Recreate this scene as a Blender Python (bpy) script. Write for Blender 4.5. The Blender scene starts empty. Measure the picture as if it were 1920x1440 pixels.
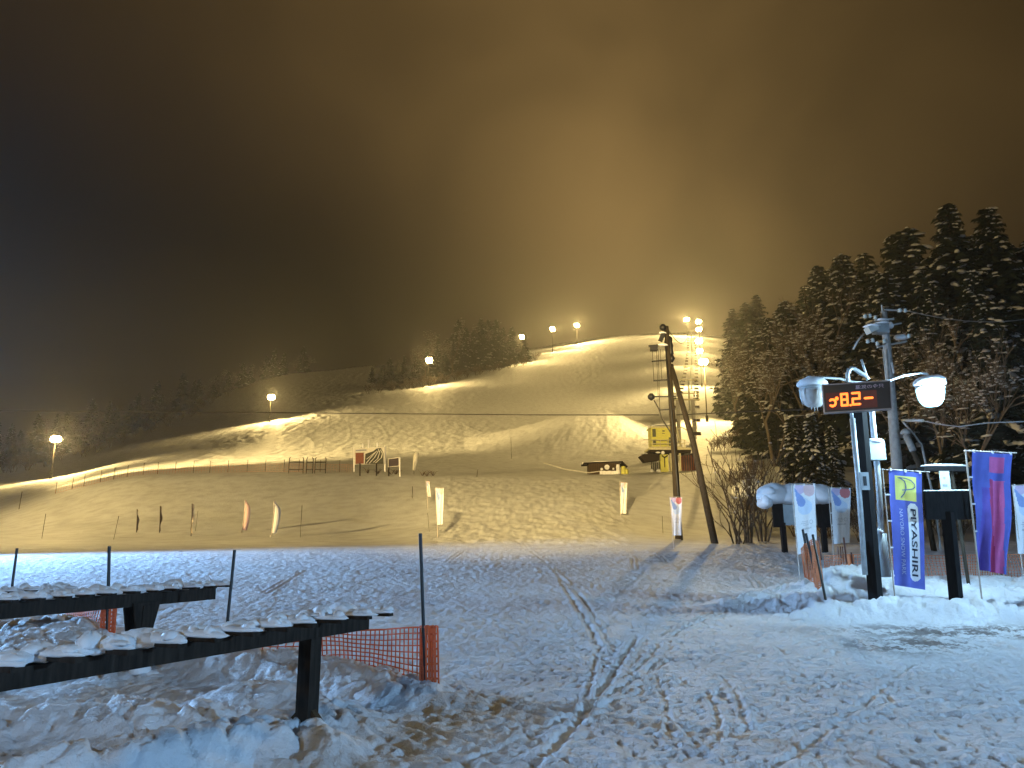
import bpy, math, random
import numpy as np
from mathutils import Vector, Matrix
random.seed(7)
R = math.radians
scene = bpy.context.scene
COL = scene.collection
TH = R(12.0); F = 1440.0; CAMZ = 1.6

# ------------------------------------------------------------------ camera
cam_d = bpy.data.cameras.new('camera'); cam = bpy.data.objects.new('camera', cam_d); COL.objects.link(cam)
cam.location = (0, 0, CAMZ); cam.rotation_euler = (R(90) + TH, 0, 0)
cam_d.sensor_width = 36; cam_d.lens = 27.0; cam_d.clip_end = 5000; cam_d.clip_start = 0.05
scene.camera = cam
scene.view_settings.view_transform = 'Standard'; scene.view_settings.look = 'None'
scene.view_settings.exposure = 0.0; scene.view_settings.gamma = 1.0

def P(x, y, Y):
    """world point seen at photo pixel x, y at forward distance Y"""
    a = (x - 960) / F; b = (720 - y) / F
    dy = math.cos(TH) - b * math.sin(TH); dz = math.sin(TH) + b * math.cos(TH)
    s = Y / dy
    return Vector((a * s, Y, CAMZ + dz * s))
def tel(y):
    return np.tan(TH - np.arctan((np.asarray(y, float) - 720) / F))
def ppm(Y, z=2.0):
    return F / (Y * math.cos(TH) + (z - CAMZ) * math.sin(TH))

# ------------------------------------------------------------------ numpy noise
def _hash(ix, iy, s):
    h = (ix.astype(np.int64) * 374761393 + iy.astype(np.int64) * 668265263 + s * 974711) & 0x7fffffff
    h = ((h ^ (h >> 13)) * 1274126177) & 0x7fffffff
    return ((h ^ (h >> 16)) & 0xffffff) / float(0xffffff)
def noise(x, y, s=0):
    ix = np.floor(x); iy = np.floor(y); fx = x - ix; fy = y - iy
    ux = fx * fx * fx * (fx * (fx * 6 - 15) + 10); uy = fy * fy * fy * (fy * (fy * 6 - 15) + 10)
    def g(a, b):
        an = _hash(ix + a, iy + b, s) * 2 * np.pi
        return np.cos(an) * (fx - a) + np.sin(an) * (fy - b)
    return ((g(0, 0) * (1 - ux) + g(1, 0) * ux) * (1 - uy) + (g(0, 1) * (1 - ux) + g(1, 1) * ux) * uy) * 1.4
def fbm(x, y, o=4, s=0):
    r = 0; a = 1.0; t = 0
    for k in range(o):
        r = r + a * noise(x, y, s + k * 17); t += a; a *= .5; x = x * 2.03 + 11.3; y = y * 2.03 - 7.1
    return r / t
def worley(x, y, s=0):
    ix = np.floor(x); iy = np.floor(y); d = np.full(np.shape(x), 9.0)
    for a in (-1, 0, 1):
        for b in (-1, 0, 1):
            cx = ix + a + _hash(ix + a, iy + b, s); cy = iy + b + _hash(ix + a, iy + b, s + 5)
            d = np.minimum(d, (cx - x) ** 2 + (cy - y) ** 2)
    return np.sqrt(d)
def sst(a, b, x):
    t = np.clip((x - a) / (b - a), 0, 1); return t * t * (3 - 2 * t)

# ------------------------------------------------------------------ terrain
YN = [44, 55, 65, 80, 95, 120, 150, 185, 230, 300, 380, 480, 600, 760, 1100]
CT = {  # photo column -> picture row of the snow at each distance in YN
 -900: [1016, 1008, 1002, 992, 985, 975, 965, 955, 945, 935, 930, 930, 935, 950, 980],
 -300: [1016, 1008, 1002, 992, 980, 962, 945, 925, 908, 892, 880, 880, 885, 900, 950],
 0:    [1017, 1009, 996, 968, 948, 930, 912, 896, 882, 862, 852, 852, 860, 880, 930],
 130:  [1017, 1008, 988, 924, 912, 903, 894, 884, 866, 842, 830, 830, 838, 860, 900],
 250:  [1017, 1006, 972, 892, 884, 877, 866, 852, 836, 812, 800, 798, 806, 830, 880],
 500:  [1017, 1004, 965, 886, 874, 865, 850, 826, 794, 750, 712, 702, 712, 760, 820],
 700:  [1017, 1000, 958, 887, 878, 862, 842, 815, 778, 738, 716, 690, 682, 740, 800],
 850:  [1012, 978, 936, 894, 886, 866, 844, 816, 782, 736, 702, 688, 690, 730, 800],
 1000: [1010, 972, 932, 894, 887, 868, 850, 826, 788, 738, 697, 664, 652, 700, 780],
 1150: [1009, 972, 932, 893, 888, 868, 850, 827, 788, 738, 698, 660, 628, 680, 760],
 1300: [1014, 992, 950, 887, 884, 846, 792, 766, 736, 700, 670, 640, 622, 670, 750],
 1450: [1018, 1000, 950, 880, 872, 846, 802, 772, 748, 715, 690, 660, 640, 680, 760],
 1600: [1018, 1000, 945, 885, 862, 832, 802, 768, 735, 700, 672, 650, 632, 660, 740],
 1800: [1018, 1000, 940, 885, 856, 815, 775, 735, 695, 650, 620, 600, 590, 640, 720],
 2100: [1018, 1000, 935, 880, 848, 800, 755, 710, 665, 620, 590, 570, 560, 620, 700],
 2900: [1018, 1000, 935, 870, 830, 780, 730, 680, 630, 590, 560, 540, 540, 600, 680]}
YP = [-20, 8, 11, 15, 25, 38]; ZP = [0, 0, .12, .35, 1.0, 1.66]
_us = np.array([(k - 960) / F for k in CT]); _ly = np.linspace(math.log(6), math.log(1150), 520)
_tab = []
for k in CT:
    ys = YP[1:] + YN; zs = ZP[1:] + [CAMZ + a * float(tel(b)) for a, b in zip(YN, CT[k])]
    t = [(z - CAMZ) / y for y, z in zip(ys, zs)]
    _tab.append(np.interp(_ly, np.log(ys), t))
_tab = np.array(_tab)
_uf = np.linspace(_us[0], _us[-1], 480)
_T = np.array([np.interp(_uf, _us, _tab[:, j]) for j in range(len(_ly))])    # [ly, u]
def _blur(a, n, ax):
    k = np.hanning(n + 2)[1:-1]; k /= k.sum(); p = n // 2
    pad = [(0, 0), (0, 0)]; pad[ax] = (p, p); b = np.pad(a, pad, 'edge')
    return np.apply_along_axis(lambda v: np.convolve(v, k, 'valid'), ax, b)
_T = _blur(_blur(_T, 23, 1), 9, 0)
def base_h(X, Y):
    Yc = np.clip(Y, 8.0, 1149); u = np.clip(X / Yc, _uf[0], _uf[-1])
    fi = (u - _uf[0]) / (_uf[1] - _uf[0]); fj = (np.log(Yc) - _ly[0]) / (_ly[1] - _ly[0])
    i = np.clip(fi.astype(int), 0, len(_uf) - 2); j = np.clip(fj.astype(int), 0, len(_ly) - 2)
    a = fi - i; b = fj - j
    t = (_T[j, i] * (1 - a) + _T[j, i + 1] * a) * (1 - b) + (_T[j + 1, i] * (1 - a) + _T[j + 1, i + 1] * a) * b
    z = CAMZ + t * Yc
    near = np.interp(Y, YP, ZP)
    w = sst(30, 37, Y)
    return near * (1 - w) + z * w
def blob(X, Y, cx, cy, rx, ry, rot, h, p=1.6):
    c, s = math.cos(rot), math.sin(rot); dx = X - cx; dy = Y - cy
    a = (dx * c + dy * s) / rx; b = (-dx * s + dy * c) / ry
    return h * np.exp(-(a * a + b * b) ** p)
BLOBS = [  # heaps of shovelled snow
 (-1.75, 7.35, .55, .7, .2, .26), (-3.3, 7.15, 1.35, .5, -.05, .34), (-5.0, 7.0, 1.1, .5, 0, .22),
 (-2.55, 5.95, 1.15, .38, .75, .36), (-3.6, 5.0, .8, .5, .6, .22), (-1.6, 6.45, .45, .4, .4, .2), (-2.7, 8.6, .5, .5, 0, .16),
 (-1.35, 9.0, .6, .55, 0, .16), (-2.4, 9.7, 1.1, .5, -.5, .22), (-3.6, 10.3, 1.0, .5, -.5, .2), (-1.0, 8.6, .5, .4, 0, .1),
 (-6.2, 11.0, 1.6, .8, -.4, .3), (-7.6, 12.8, 1.3, .8, -.4, .25), (-8.0, 9.6, 1.6, .9, 0, .3),
 (7.15, 16.6, 1.15, 1.0, .1, .85), (8.4, 15.9, 1.3, .7, 0, .42), (6.0, 15.7, .9, .6, .3, .28), (7.0, 14.9, 1.5, .6, 0, .25),
 (9.6, 15.4, 1.4, .6, 0, .3), (11.2, 15.1, 1.4, .7, 0, .38), (8.6, 14.5, 1.8, .5, 0, .2), (10.6, 13.9, 1.2, .5, -.2, .18),
 (5.2, 16.3, 1.2, .5, .2, .12), (12.6, 15.3, 2, 1.2, 0, .45), (10.5, 17.5, 4.5, 1.6, 0, .28)]
def rectm(X, Y, x0, x1, y0, y1, e):
    return sst(x0 - e, x0 + e, X) * (1 - sst(x1 - e, x1 + e, X)) * sst(y0 - e, y0 + e, Y) * (1 - sst(y1 - e, y1 + e, Y))
def kicker(X, Y):
    xp = 960 + F * X / (Y * 1.0)
    prof = np.interp(xp, [870, 930, 1055, 1085, 1140, 1165, 1225], [0, .28, .9, 1, 1, .8, 0])
    yy = np.interp(Y, [128, 140, 164, 172, 176, 205], [0, .1, .93, 1, 1, 0])
    return 7.2 * prof * yy
def groundz(X, Y, fine=False):
    X = np.asarray(X, float); Y = np.asarray(Y, float)
    z = base_h(X, Y)
    heap = np.zeros_like(z)
    for b in BLOBS: heap = np.maximum(heap, blob(X, Y, *b)) * .5 + .5 * (heap + blob(X, Y, *b)) * .92
    z = z + heap + kicker(X, Y)
    if fine:
        hm = np.clip(heap / .12, 0, 1)
        nr = 1 - sst(30, 42, Y)                                   # trampled plaza
        wx = X + .15 * noise(X * 3, Y * 3, 3); wy = Y + .15 * noise(X * 3, Y * 3, 4)
        pm = .35 + .65 * sst(-.25, .2, noise(X * .6, Y * .6, 44))
        d = -.036 * (1 - sst(.05, .40, worley(wx * 5.0, wy * 4.2, 1))) * pm
        d += -.018 * (1 - sst(.05, .45, worley(wx * 9.5 + 3, wy * 8.0, 2)))
        d += .030 * fbm(X * 2.2, Y * 2.2, 5, 9) + .020 * fbm(X * 10, Y * 9, 2, 21)
        d += .016 * np.abs(noise(wx * 5.2, wy * 4.6, 31))
        d += .012 * (1 - np.abs(noise(wx * 1.1 + wy * .5, wy * 6.0 - wx * 2.0, 33)) * 3).clip(0, 1)
        z = z + nr * d * (1 - .55 * hm)
        lump = np.minimum((.8 - worley(wx * 2.4, wy * 2.4, 8)).clip(0, 1), .45) * .19 + np.minimum((.75 - worley(wx * 5.5, wy * 5.5, 12)).clip(0, 1), .4) * .15 + np.minimum((.7 - worley(wx * 12, wy * 12, 13)).clip(0, 1), .4) * .075
        z = z + hm * nr * (lump + .045 * fbm(X * 3.5, Y * 3.5, 5, 40))
        # dirty icy patches are a little broken up
        # tracks down the centre ramp and the rough ski runs further up
        mid = sst(36, 42, Y) * (1 - sst(78, 84, Y)); xp = 960 + F * X / np.maximum(Y, 5)
        cen = sst(770, 850, xp) * (1 - sst(1160, 1200, xp)) * mid
        z = z + cen * (.16 * (.5 - worley(X * .9 + .3 * Y, Y * .55, 51)).clip(0, 1) + .07 * fbm(X * 1.6, Y * .8, 3, 52) + .05 * np.abs(noise(X * 2.5, Y * .35, 53)))
        z = z + mid * (1 - cen) * .05 * fbm(X * .25, Y * .2, 3, 60)
        far = sst(84, 110, Y)
        z = z + far * (.1 * fbm(X * .25, Y * .12, 4, 70) + .13 * fbm(X * .04, Y * .03, 3, 71) + .0016 * Y * fbm(X * .45, Y * .16, 3, 74))
        z = z + far * .07 * (1 - np.abs(noise((X + 9 * np.sin(Y * .03)) * .11, Y * .011, 77)) * 10).clip(0, 1) + far * .06 * (1 - np.abs(noise((X - 7 * np.sin(Y * .045 + 1)) * .09, Y * .013, 78)) * 11).clip(0, 1)
        # ploughed debris band on the left of the main run
        c0 = np.interp(xp, [330, 700], [868, 742]); zt = CAMZ + Y * tel(c0)
        band = sst(330, 420, xp) * (1 - sst(640, 720, xp)) * np.exp(-((z - zt) / (Y * .0125)) ** 2) * far
        z = z + band * (.9 * (.6 - worley(X * .28 + Y * .1, Y * .12, 80)).clip(0, 1) + .5 * fbm(X * .5, Y * .25, 3, 81))
        # ruts on the kicker face
        kk = np.clip(kicker(X, Y) / 2, 0, 1)
        z = z + kk * (.13 * np.abs(noise((X - .35 * (Y - 150)) * 1.3, Y * .03, 90)) + .1 * fbm(X * 1.5 - Y * .3, Y * .12, 2, 91))
        for (x0, y0, x1, y1, w, dp) in TRACKS:
            dx, dy = x1 - x0, y1 - y0; L2 = dx * dx + dy * dy
            m = (Y > min(y0, y1) - .5) & (Y < max(y0, y1) + .5)
            t = np.clip(((X[m] - x0) * dx + (Y[m] - y0) * dy) / L2, 0, 1)
            bx = .03 * np.sin(t * 5 + x0); dd = np.hypot(X[m] - x0 - t * dx - bx * dy / L2 ** .5, Y[m] - y0 - t * dy + bx * dx / L2 ** .5)
            en = np.minimum(1, np.minimum(t, 1 - t) * 8)
            z[m] += en * (-dp * np.exp(-(dd / w) ** 2) + dp * .75 * np.exp(-((dd - 1.9 * w) / (w * .8)) ** 2))
    return z
def flat(x, y, z=.05):
    Y = (z - CAMZ) / float(tel(y)); p = P(x, y, Y); return p.x, p.y
TRACKS = []   # ski tracks pressed into the plaza snow
def lerp_(a, b, t): return a + (b - a) * t
for (a, b, c, d, w, dp) in [(980, 1372, 1235, 1258, .05, .05), (1060, 1362, 1180, 1235, .06, .06), (1010, 1365, 1215, 1262, .05, .04),
        (1093, 1312, 1122, 1240, .04, .035), (880, 1300, 1330, 1400, .04, .035), (1000, 1180, 1420, 1330, .035, .03), (960, 1210, 700, 1110, .035, .03), (1040, 1345, 1240, 1285, .05, .045), (1060, 1148, 1108, 1212, .06, .05), (1080, 1150, 1125, 1205, .05, .04),
        (850, 1295, 1130, 1335, .05, .05), (1130, 1335, 1560, 1372, .04, .035), (780, 1358, 1080, 1418, .06, .05), (1235, 1280, 1250, 1350, .04, .03),
        (1330, 1305, 1345, 1362, .04, .03), (1365, 1285, 1400, 1345, .04, .03), (1270, 1345, 1300, 1385, .04, .03), (990, 1090, 1070, 1150, .06, .04),
        (930, 1060, 1020, 1110, .06, .04), (1100, 1115, 1500, 1140, .05, .05), (820, 1330, 1000, 1362, .05, .04), (700, 1375, 960, 1438, .06, .04),
        (1150, 1255, 1190, 1275, .05, .04), (1230, 1230, 1190, 1265, .05, .04), (1450, 1160, 1230, 1172, .06, .04), (640, 1100, 860, 1070, .05, .03),
        (1700, 1265, 1500, 1395, .05, .03), (1560, 1330, 1890, 1300, .05, .03)]:
    p = flat(a, b); q = flat(c, d); p, q = [(lerp_(q[i], p[i], 1.35)) for i in (0, 1)], [(lerp_(p[i], q[i], 1.35)) for i in (0, 1)]
    TRACKS.append((p[0], p[1], q[0], q[1], w * .75, dp * (.5 if b > 1200 else .4)))
_r = random.Random(77)
for _ in range(30):
    x0 = _r.uniform(-6, 9); y0 = _r.uniform(6.5, 30); an = _r.choice([_r.gauss(1.2, .3), _r.gauss(2.0, .3), _r.gauss(.25, .25)]); L_ = _r.uniform(3, 9)
    if x0 < -1 and y0 < 12: continue
    for o_ in (0, .16): TRACKS.append((x0 + o_, y0, x0 + o_ + L_ * math.cos(an), y0 + L_ * math.sin(an), .035, .022))
def gz(x, y): return float(groundz(np.array([float(x)]), np.array([float(y)]))[0])
def hit(x, y):
    """where the view ray through photo pixel x, y meets the snow"""
    Y = 4.0
    while Y < 700:
        p = P(x, y, Y)
        if p.z < gz(p.x, p.y): return p
        Y *= 1.008
    return P(x, y, 300)
def onground(x, Y, dz=0.0):
    z = gz((x - 960) / F * Y, Y)
    for _ in range(3):
        X = (x - 960) / F * (Y * math.cos(TH) + (z - CAMZ) * math.sin(TH)); z = gz(X, Y)
    return Vector((X, Y, z + dz))

# ------------------------------------------------------------------ materials
def mat(name, col, rough=.7, metal=0.0, var=.15, scale=6.0, bump=0.0, bscale=30.0, emit=None, estr=0.0, spec=.5, trans=0.0, col2=None):
    m = bpy.data.materials.new(name); m.use_nodes = True; nt = m.node_tree; N = nt.nodes; L = nt.links
    b = N['Principled BSDF']; b.inputs['Roughness'].default_value = rough; b.inputs['Metallic'].default_value = metal
    b.inputs['Specular IOR Level'].default_value = spec
    tc = N.new('ShaderNodeTexCoord'); n = N.new('ShaderNodeTexNoise'); n.inputs['Scale'].default_value = scale; n.inputs['Detail'].default_value = 5
    L.new(tc.outputs['Object'], n.inputs['Vector'])
    mx = N.new('ShaderNodeMix'); mx.data_type = 'RGBA'
    c2 = col2 or tuple(c * (1 - var * 2) for c in col)
    mx.inputs['A'].default_value = (*col, 1); mx.inputs['B'].default_value = (*c2, 1)
    rp = N.new('ShaderNodeMapRange'); rp.inputs['From Min'].default_value = .35; rp.inputs['From Max'].default_value = .65
    L.new(n.outputs['Fac'], rp.inputs['Value']); L.new(rp.outputs['Result'], mx.inputs['Factor']); L.new(mx.outputs['Result'], b.inputs['Base Color'])
    if bump:
        n2 = N.new('ShaderNodeTexNoise'); n2.inputs['Scale'].default_value = bscale; n2.inputs['Detail'].default_value = 6
        L.new(tc.outputs['Object'], n2.inputs['Vector'])
        bp = N.new('ShaderNodeBump'); bp.inputs['Strength'].default_value = bump; bp.inputs['Distance'].default_value = .02
        L.new(n2.outputs['Fac'], bp.inputs['Height']); L.new(bp.outputs['Normal'], b.inputs['Normal'])
    if emit:
        b.inputs['Emission Color'].default_value = (*emit, 1); b.inputs['Emission Strength'].default_value = estr
    if trans: b.inputs['Transmission Weight'].default_value = trans
    return m
def wood_mat(name, c1, c2, sc=(3, 3, .4)):
    m = bpy.data.materials.new(name); m.use_nodes = True; nt = m.node_tree; N = nt.nodes; L = nt.links
    b = N['Principled BSDF']; b.inputs['Roughness'].default_value = .85; b.inputs['Specular IOR Level'].default_value = .12
    tc = N.new('ShaderNodeTexCoord'); mp = N.new('ShaderNodeMapping'); mp.inputs['Scale'].default_value = sc
    n = N.new('ShaderNodeTexNoise'); n.inputs['Scale'].default_value = 9; n.inputs['Detail'].default_value = 8
    L.new(tc.outputs['Object'], mp.inputs['Vector']); L.new(mp.outputs['Vector'], n.inputs['Vector'])
    cr = N.new('ShaderNodeValToRGB'); cr.color_ramp.elements[0].position = .35; cr.color_ramp.elements[0].color = (*c1, 1)
    cr.color_ramp.elements[1].position = .7; cr.color_ramp.elements[1].color = (*c2, 1)
    L.new(n.outputs['Fac'], cr.inputs['Fac']); L.new(cr.outputs['Color'], b.inputs['Base Color'])
    bp = N.new('ShaderNodeBump'); bp.inputs['Strength'].default_value = .5; bp.inputs['Distance'].default_value = .01
    L.new(n.outputs['Fac'], bp.inputs['Height']); L.new(bp.outputs['Normal'], b.inputs['Normal'])
    return m

def snow_ground():
    m = bpy.data.materials.new('snow_ground'); m.use_nodes = True; nt = m.node_tree; N = nt.nodes; L = nt.links
    b = N['Principled BSDF']; b.inputs['Roughness'].default_value = .62; b.inputs['Specular IOR Level'].default_value = .3
    tc = N.new('ShaderNodeTexCoord')
    def nz(s, d, vec=None, r=.55):
        n = N.new('ShaderNodeTexNoise'); n.inputs['Scale'].default_value = s; n.inputs['Detail'].default_value = d; n.inputs['Roughness'].default_value = r
        L.new(vec or tc.outputs['Object'], n.inputs['Vector']); return n.outputs['Fac']
    def mr(v, a, b_, c=0, d=1, smooth=True):
        n = N.new('ShaderNodeMapRange'); n.interpolation_type = 'SMOOTHSTEP' if smooth else 'LINEAR'
        for k, x in zip(('From Min', 'From Max', 'To Min', 'To Max'), (a, b_, c, d)): n.inputs[k].default_value = x
        L.new(v, n.inputs['Value']); return n.outputs['Result']
    def ma(op, a, b_):
        n = N.new('ShaderNodeMath'); n.operation = op; n.use_clamp = True
        for i, v in enumerate((a, b_)):
            if isinstance(v, (int, float)): n.inputs[i].default_value = v
            else: L.new(v, n.inputs[i])
        return n.outputs[0]
    at = N.new('ShaderNodeAttribute'); at.attribute_name = 'dirt_shade'
    dirt_shade = ma('MULTIPLY', mr(at.outputs['Fac'], .05, .9), mr(ma('ADD', nz(7.0, 8, None, .62), ma('MULTIPLY', ma('SUBTRACT', nz(1.6, 4), .42), .9)), .46, .64))
    mx = N.new('ShaderNodeMix'); mx.data_type = 'RGBA'
    mx.inputs['A'].default_value = (.82, .84, .88, 1); mx.inputs['B'].default_value = (.22, .19, .18, 1)
    L.new(dirt_shade, mx.inputs['Factor'])
    mx2 = N.new('ShaderNodeMix'); mx2.data_type = 'RGBA'; mx2.blend_type = 'MULTIPLY'
    L.new(mr(nz(.8, 5), .35, .75), mx2.inputs['Factor']); L.new(mx.outputs['Result'], mx2.inputs['A']); mx2.inputs['B'].default_value = (.80, .79, .80, 1)
    L.new(mx2.outputs['Result'], b.inputs['Base Color'])
    h1 = nz(14, 8, None, .65); h2 = nz(.55, 9, None, .68)
    bp = N.new('ShaderNodeBump'); bp.inputs['Strength'].default_value = .9; bp.inputs['Distance'].default_value = .04
    L.new(h1, bp.inputs['Height'])
    bp2 = N.new('ShaderNodeBump'); bp2.inputs['Strength'].default_value = 1.0
    L.new(h2, bp2.inputs['Height']); L.new(bp.outputs['Normal'], bp2.inputs['Normal'])
    at2 = N.new('ShaderNodeAttribute'); at2.attribute_name = 'coarse'; L.new(at2.outputs['Fac'], bp2.inputs['Distance'])
    L.new(bp2.outputs['Normal'], b.inputs['Normal'])
    return m
M = dict(
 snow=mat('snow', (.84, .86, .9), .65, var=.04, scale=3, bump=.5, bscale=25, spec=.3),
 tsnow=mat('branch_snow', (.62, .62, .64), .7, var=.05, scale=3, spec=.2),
 darkwood=wood_mat('dark_stained_wood', (.018, .014, .011), (.04, .03, .023)),
 polewood=wood_mat('tarred_pole_wood', (.03, .024, .018), (.07, .056, .04)),
 blackwood=wood_mat('black_painted_wood', (.008, .008, .009), (.016, .015, .015)),
 brown=wood_mat('brown_plank', (.05, .032, .018), (.10, .065, .035), (8, 8, .3)),
 steel=mat('galvanised_steel', (.55, .57, .58), .6, .5, .12, 8),
 concrete=mat('pale_concrete', (.36, .35, .33), .85, 0, .12, 5, .3),
 greybox=mat('grey_painted_metal', (.42, .45, .46), .5, .1, .08),
 lightbox=mat('pale_green_grey_paint', (.55, .6, .58), .5, 0, .05),
 black=mat('black_metal', (.012, .012, .013), .5, .2, .1),
 cable=mat('black_cable', (.015, .014, .013), .6),
 orange=mat('orange_plastic_net', (.75, .13, .035), .5, var=.1),
 orange2=mat('faded_orange_net', (.75, .25, .10), .6, var=.1),
 redpost=mat('red_brown_stake', (.10, .03, .02), .6),
 bluepl=mat('cobalt_cloth', (.115, .15, .55), .85, var=.06), purple=mat('violet_cloth', (.13, .10, .50), .85, var=.08),
 pink=mat('pink_cloth', (.62, .13, .36), .85, var=.06), crimson=mat('crimson_cloth', (.42, .05, .16), .85, var=.06),
 yellow=mat('pale_yellow_print', (.80, .78, .20), .8, var=.03), white=mat('white_cloth', (.80, .80, .84), .85, var=.03),
 ink=mat('dark_ink', (.03, .035, .06), .8), inkblue=mat('slate_blue_ink', (.10, .14, .26), .8), paleink=mat('pale_print', (.55, .6, .85), .8),
 palepink=mat('pale_pink_print', (.72, .50, .52), .85, var=.05), lilac=mat('lilac_print', (.60, .48, .68), .85, var=.05),
 redp=mat('red_print', (.62, .18, .18), .85, var=.05), bluep=mat('blue_print', (.24, .34, .66), .85, var=.05), pblue=mat('pale_blue_print', (.58, .68, .85), .85, var=.03),
 greyink=mat('grey_ink', (.35, .36, .42), .8),
 bamboo=mat('pale_pole', (.65, .55, .48), .5), 
 ylw=mat('yellow_paint', (.62, .60, .12), .5, 0, .08), ylw2=mat('pale_cream_paint', (.62, .58, .38), .5, 0, .08),
 glass=mat('dark_window_glass', (.12, .13, .09), .15, 0, .1),
 maproom=mat('map_red_brown', (.24, .07, .03), .7), mapdark=mat('map_dark_green', (.05, .05, .03), .7, var=.2, scale=1.5), mapwhite=mat('map_white', (.75, .72, .66), .7, var=.1),
 maroon=mat('dark_plum_board', (.045, .03, .04), .7),
 bark=wood_mat('bark', (.05, .036, .025), (.12, .09, .06)), barkp=wood_mat('pale_bark', (.10, .08, .06), (.20, .165, .13)),
 needle=mat('conifer_needles', (.030, .042, .018), .8, var=.3, scale=1.5, spec=.2),
 twig=mat('brown_twigs', (.11, .075, .045), .85, var=.25, scale=2),
 panel=mat('sign_face_black', (.022, .018, .02), .35), frame=mat('sign_frame', (.32, .27, .27), .4, .5),
 ledglow=mat('led_glow', (.08, .02, .01), .5, emit=(1.0, .10, .01), estr=.035),
 led=mat('orange_led', (.9, .3, .05), .5, emit=(1.0, .17, .02), estr=2.6), kan=mat('dim_panel_lettering', (.75, .5, .55), .7),
 sodium=mat('sodium_lamp_glass', (.9, .8, .5), .4, emit=(1.0, .72, .26), estr=260.0),
 whitelamp=mat('lit_frosted_globe', (.9, .95, 1), .4, emit=(.34, .78, 1.0), estr=2.8),
 globe=mat('frosted_globe', (.62, .60, .58), .25, 0, .08, 14, .4, 18, spec=.6), ice=mat('ice', (.75, .82, .88), .1, 0, .03, spec=.8),
)
def gnd_mat(): return snow_ground()

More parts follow.
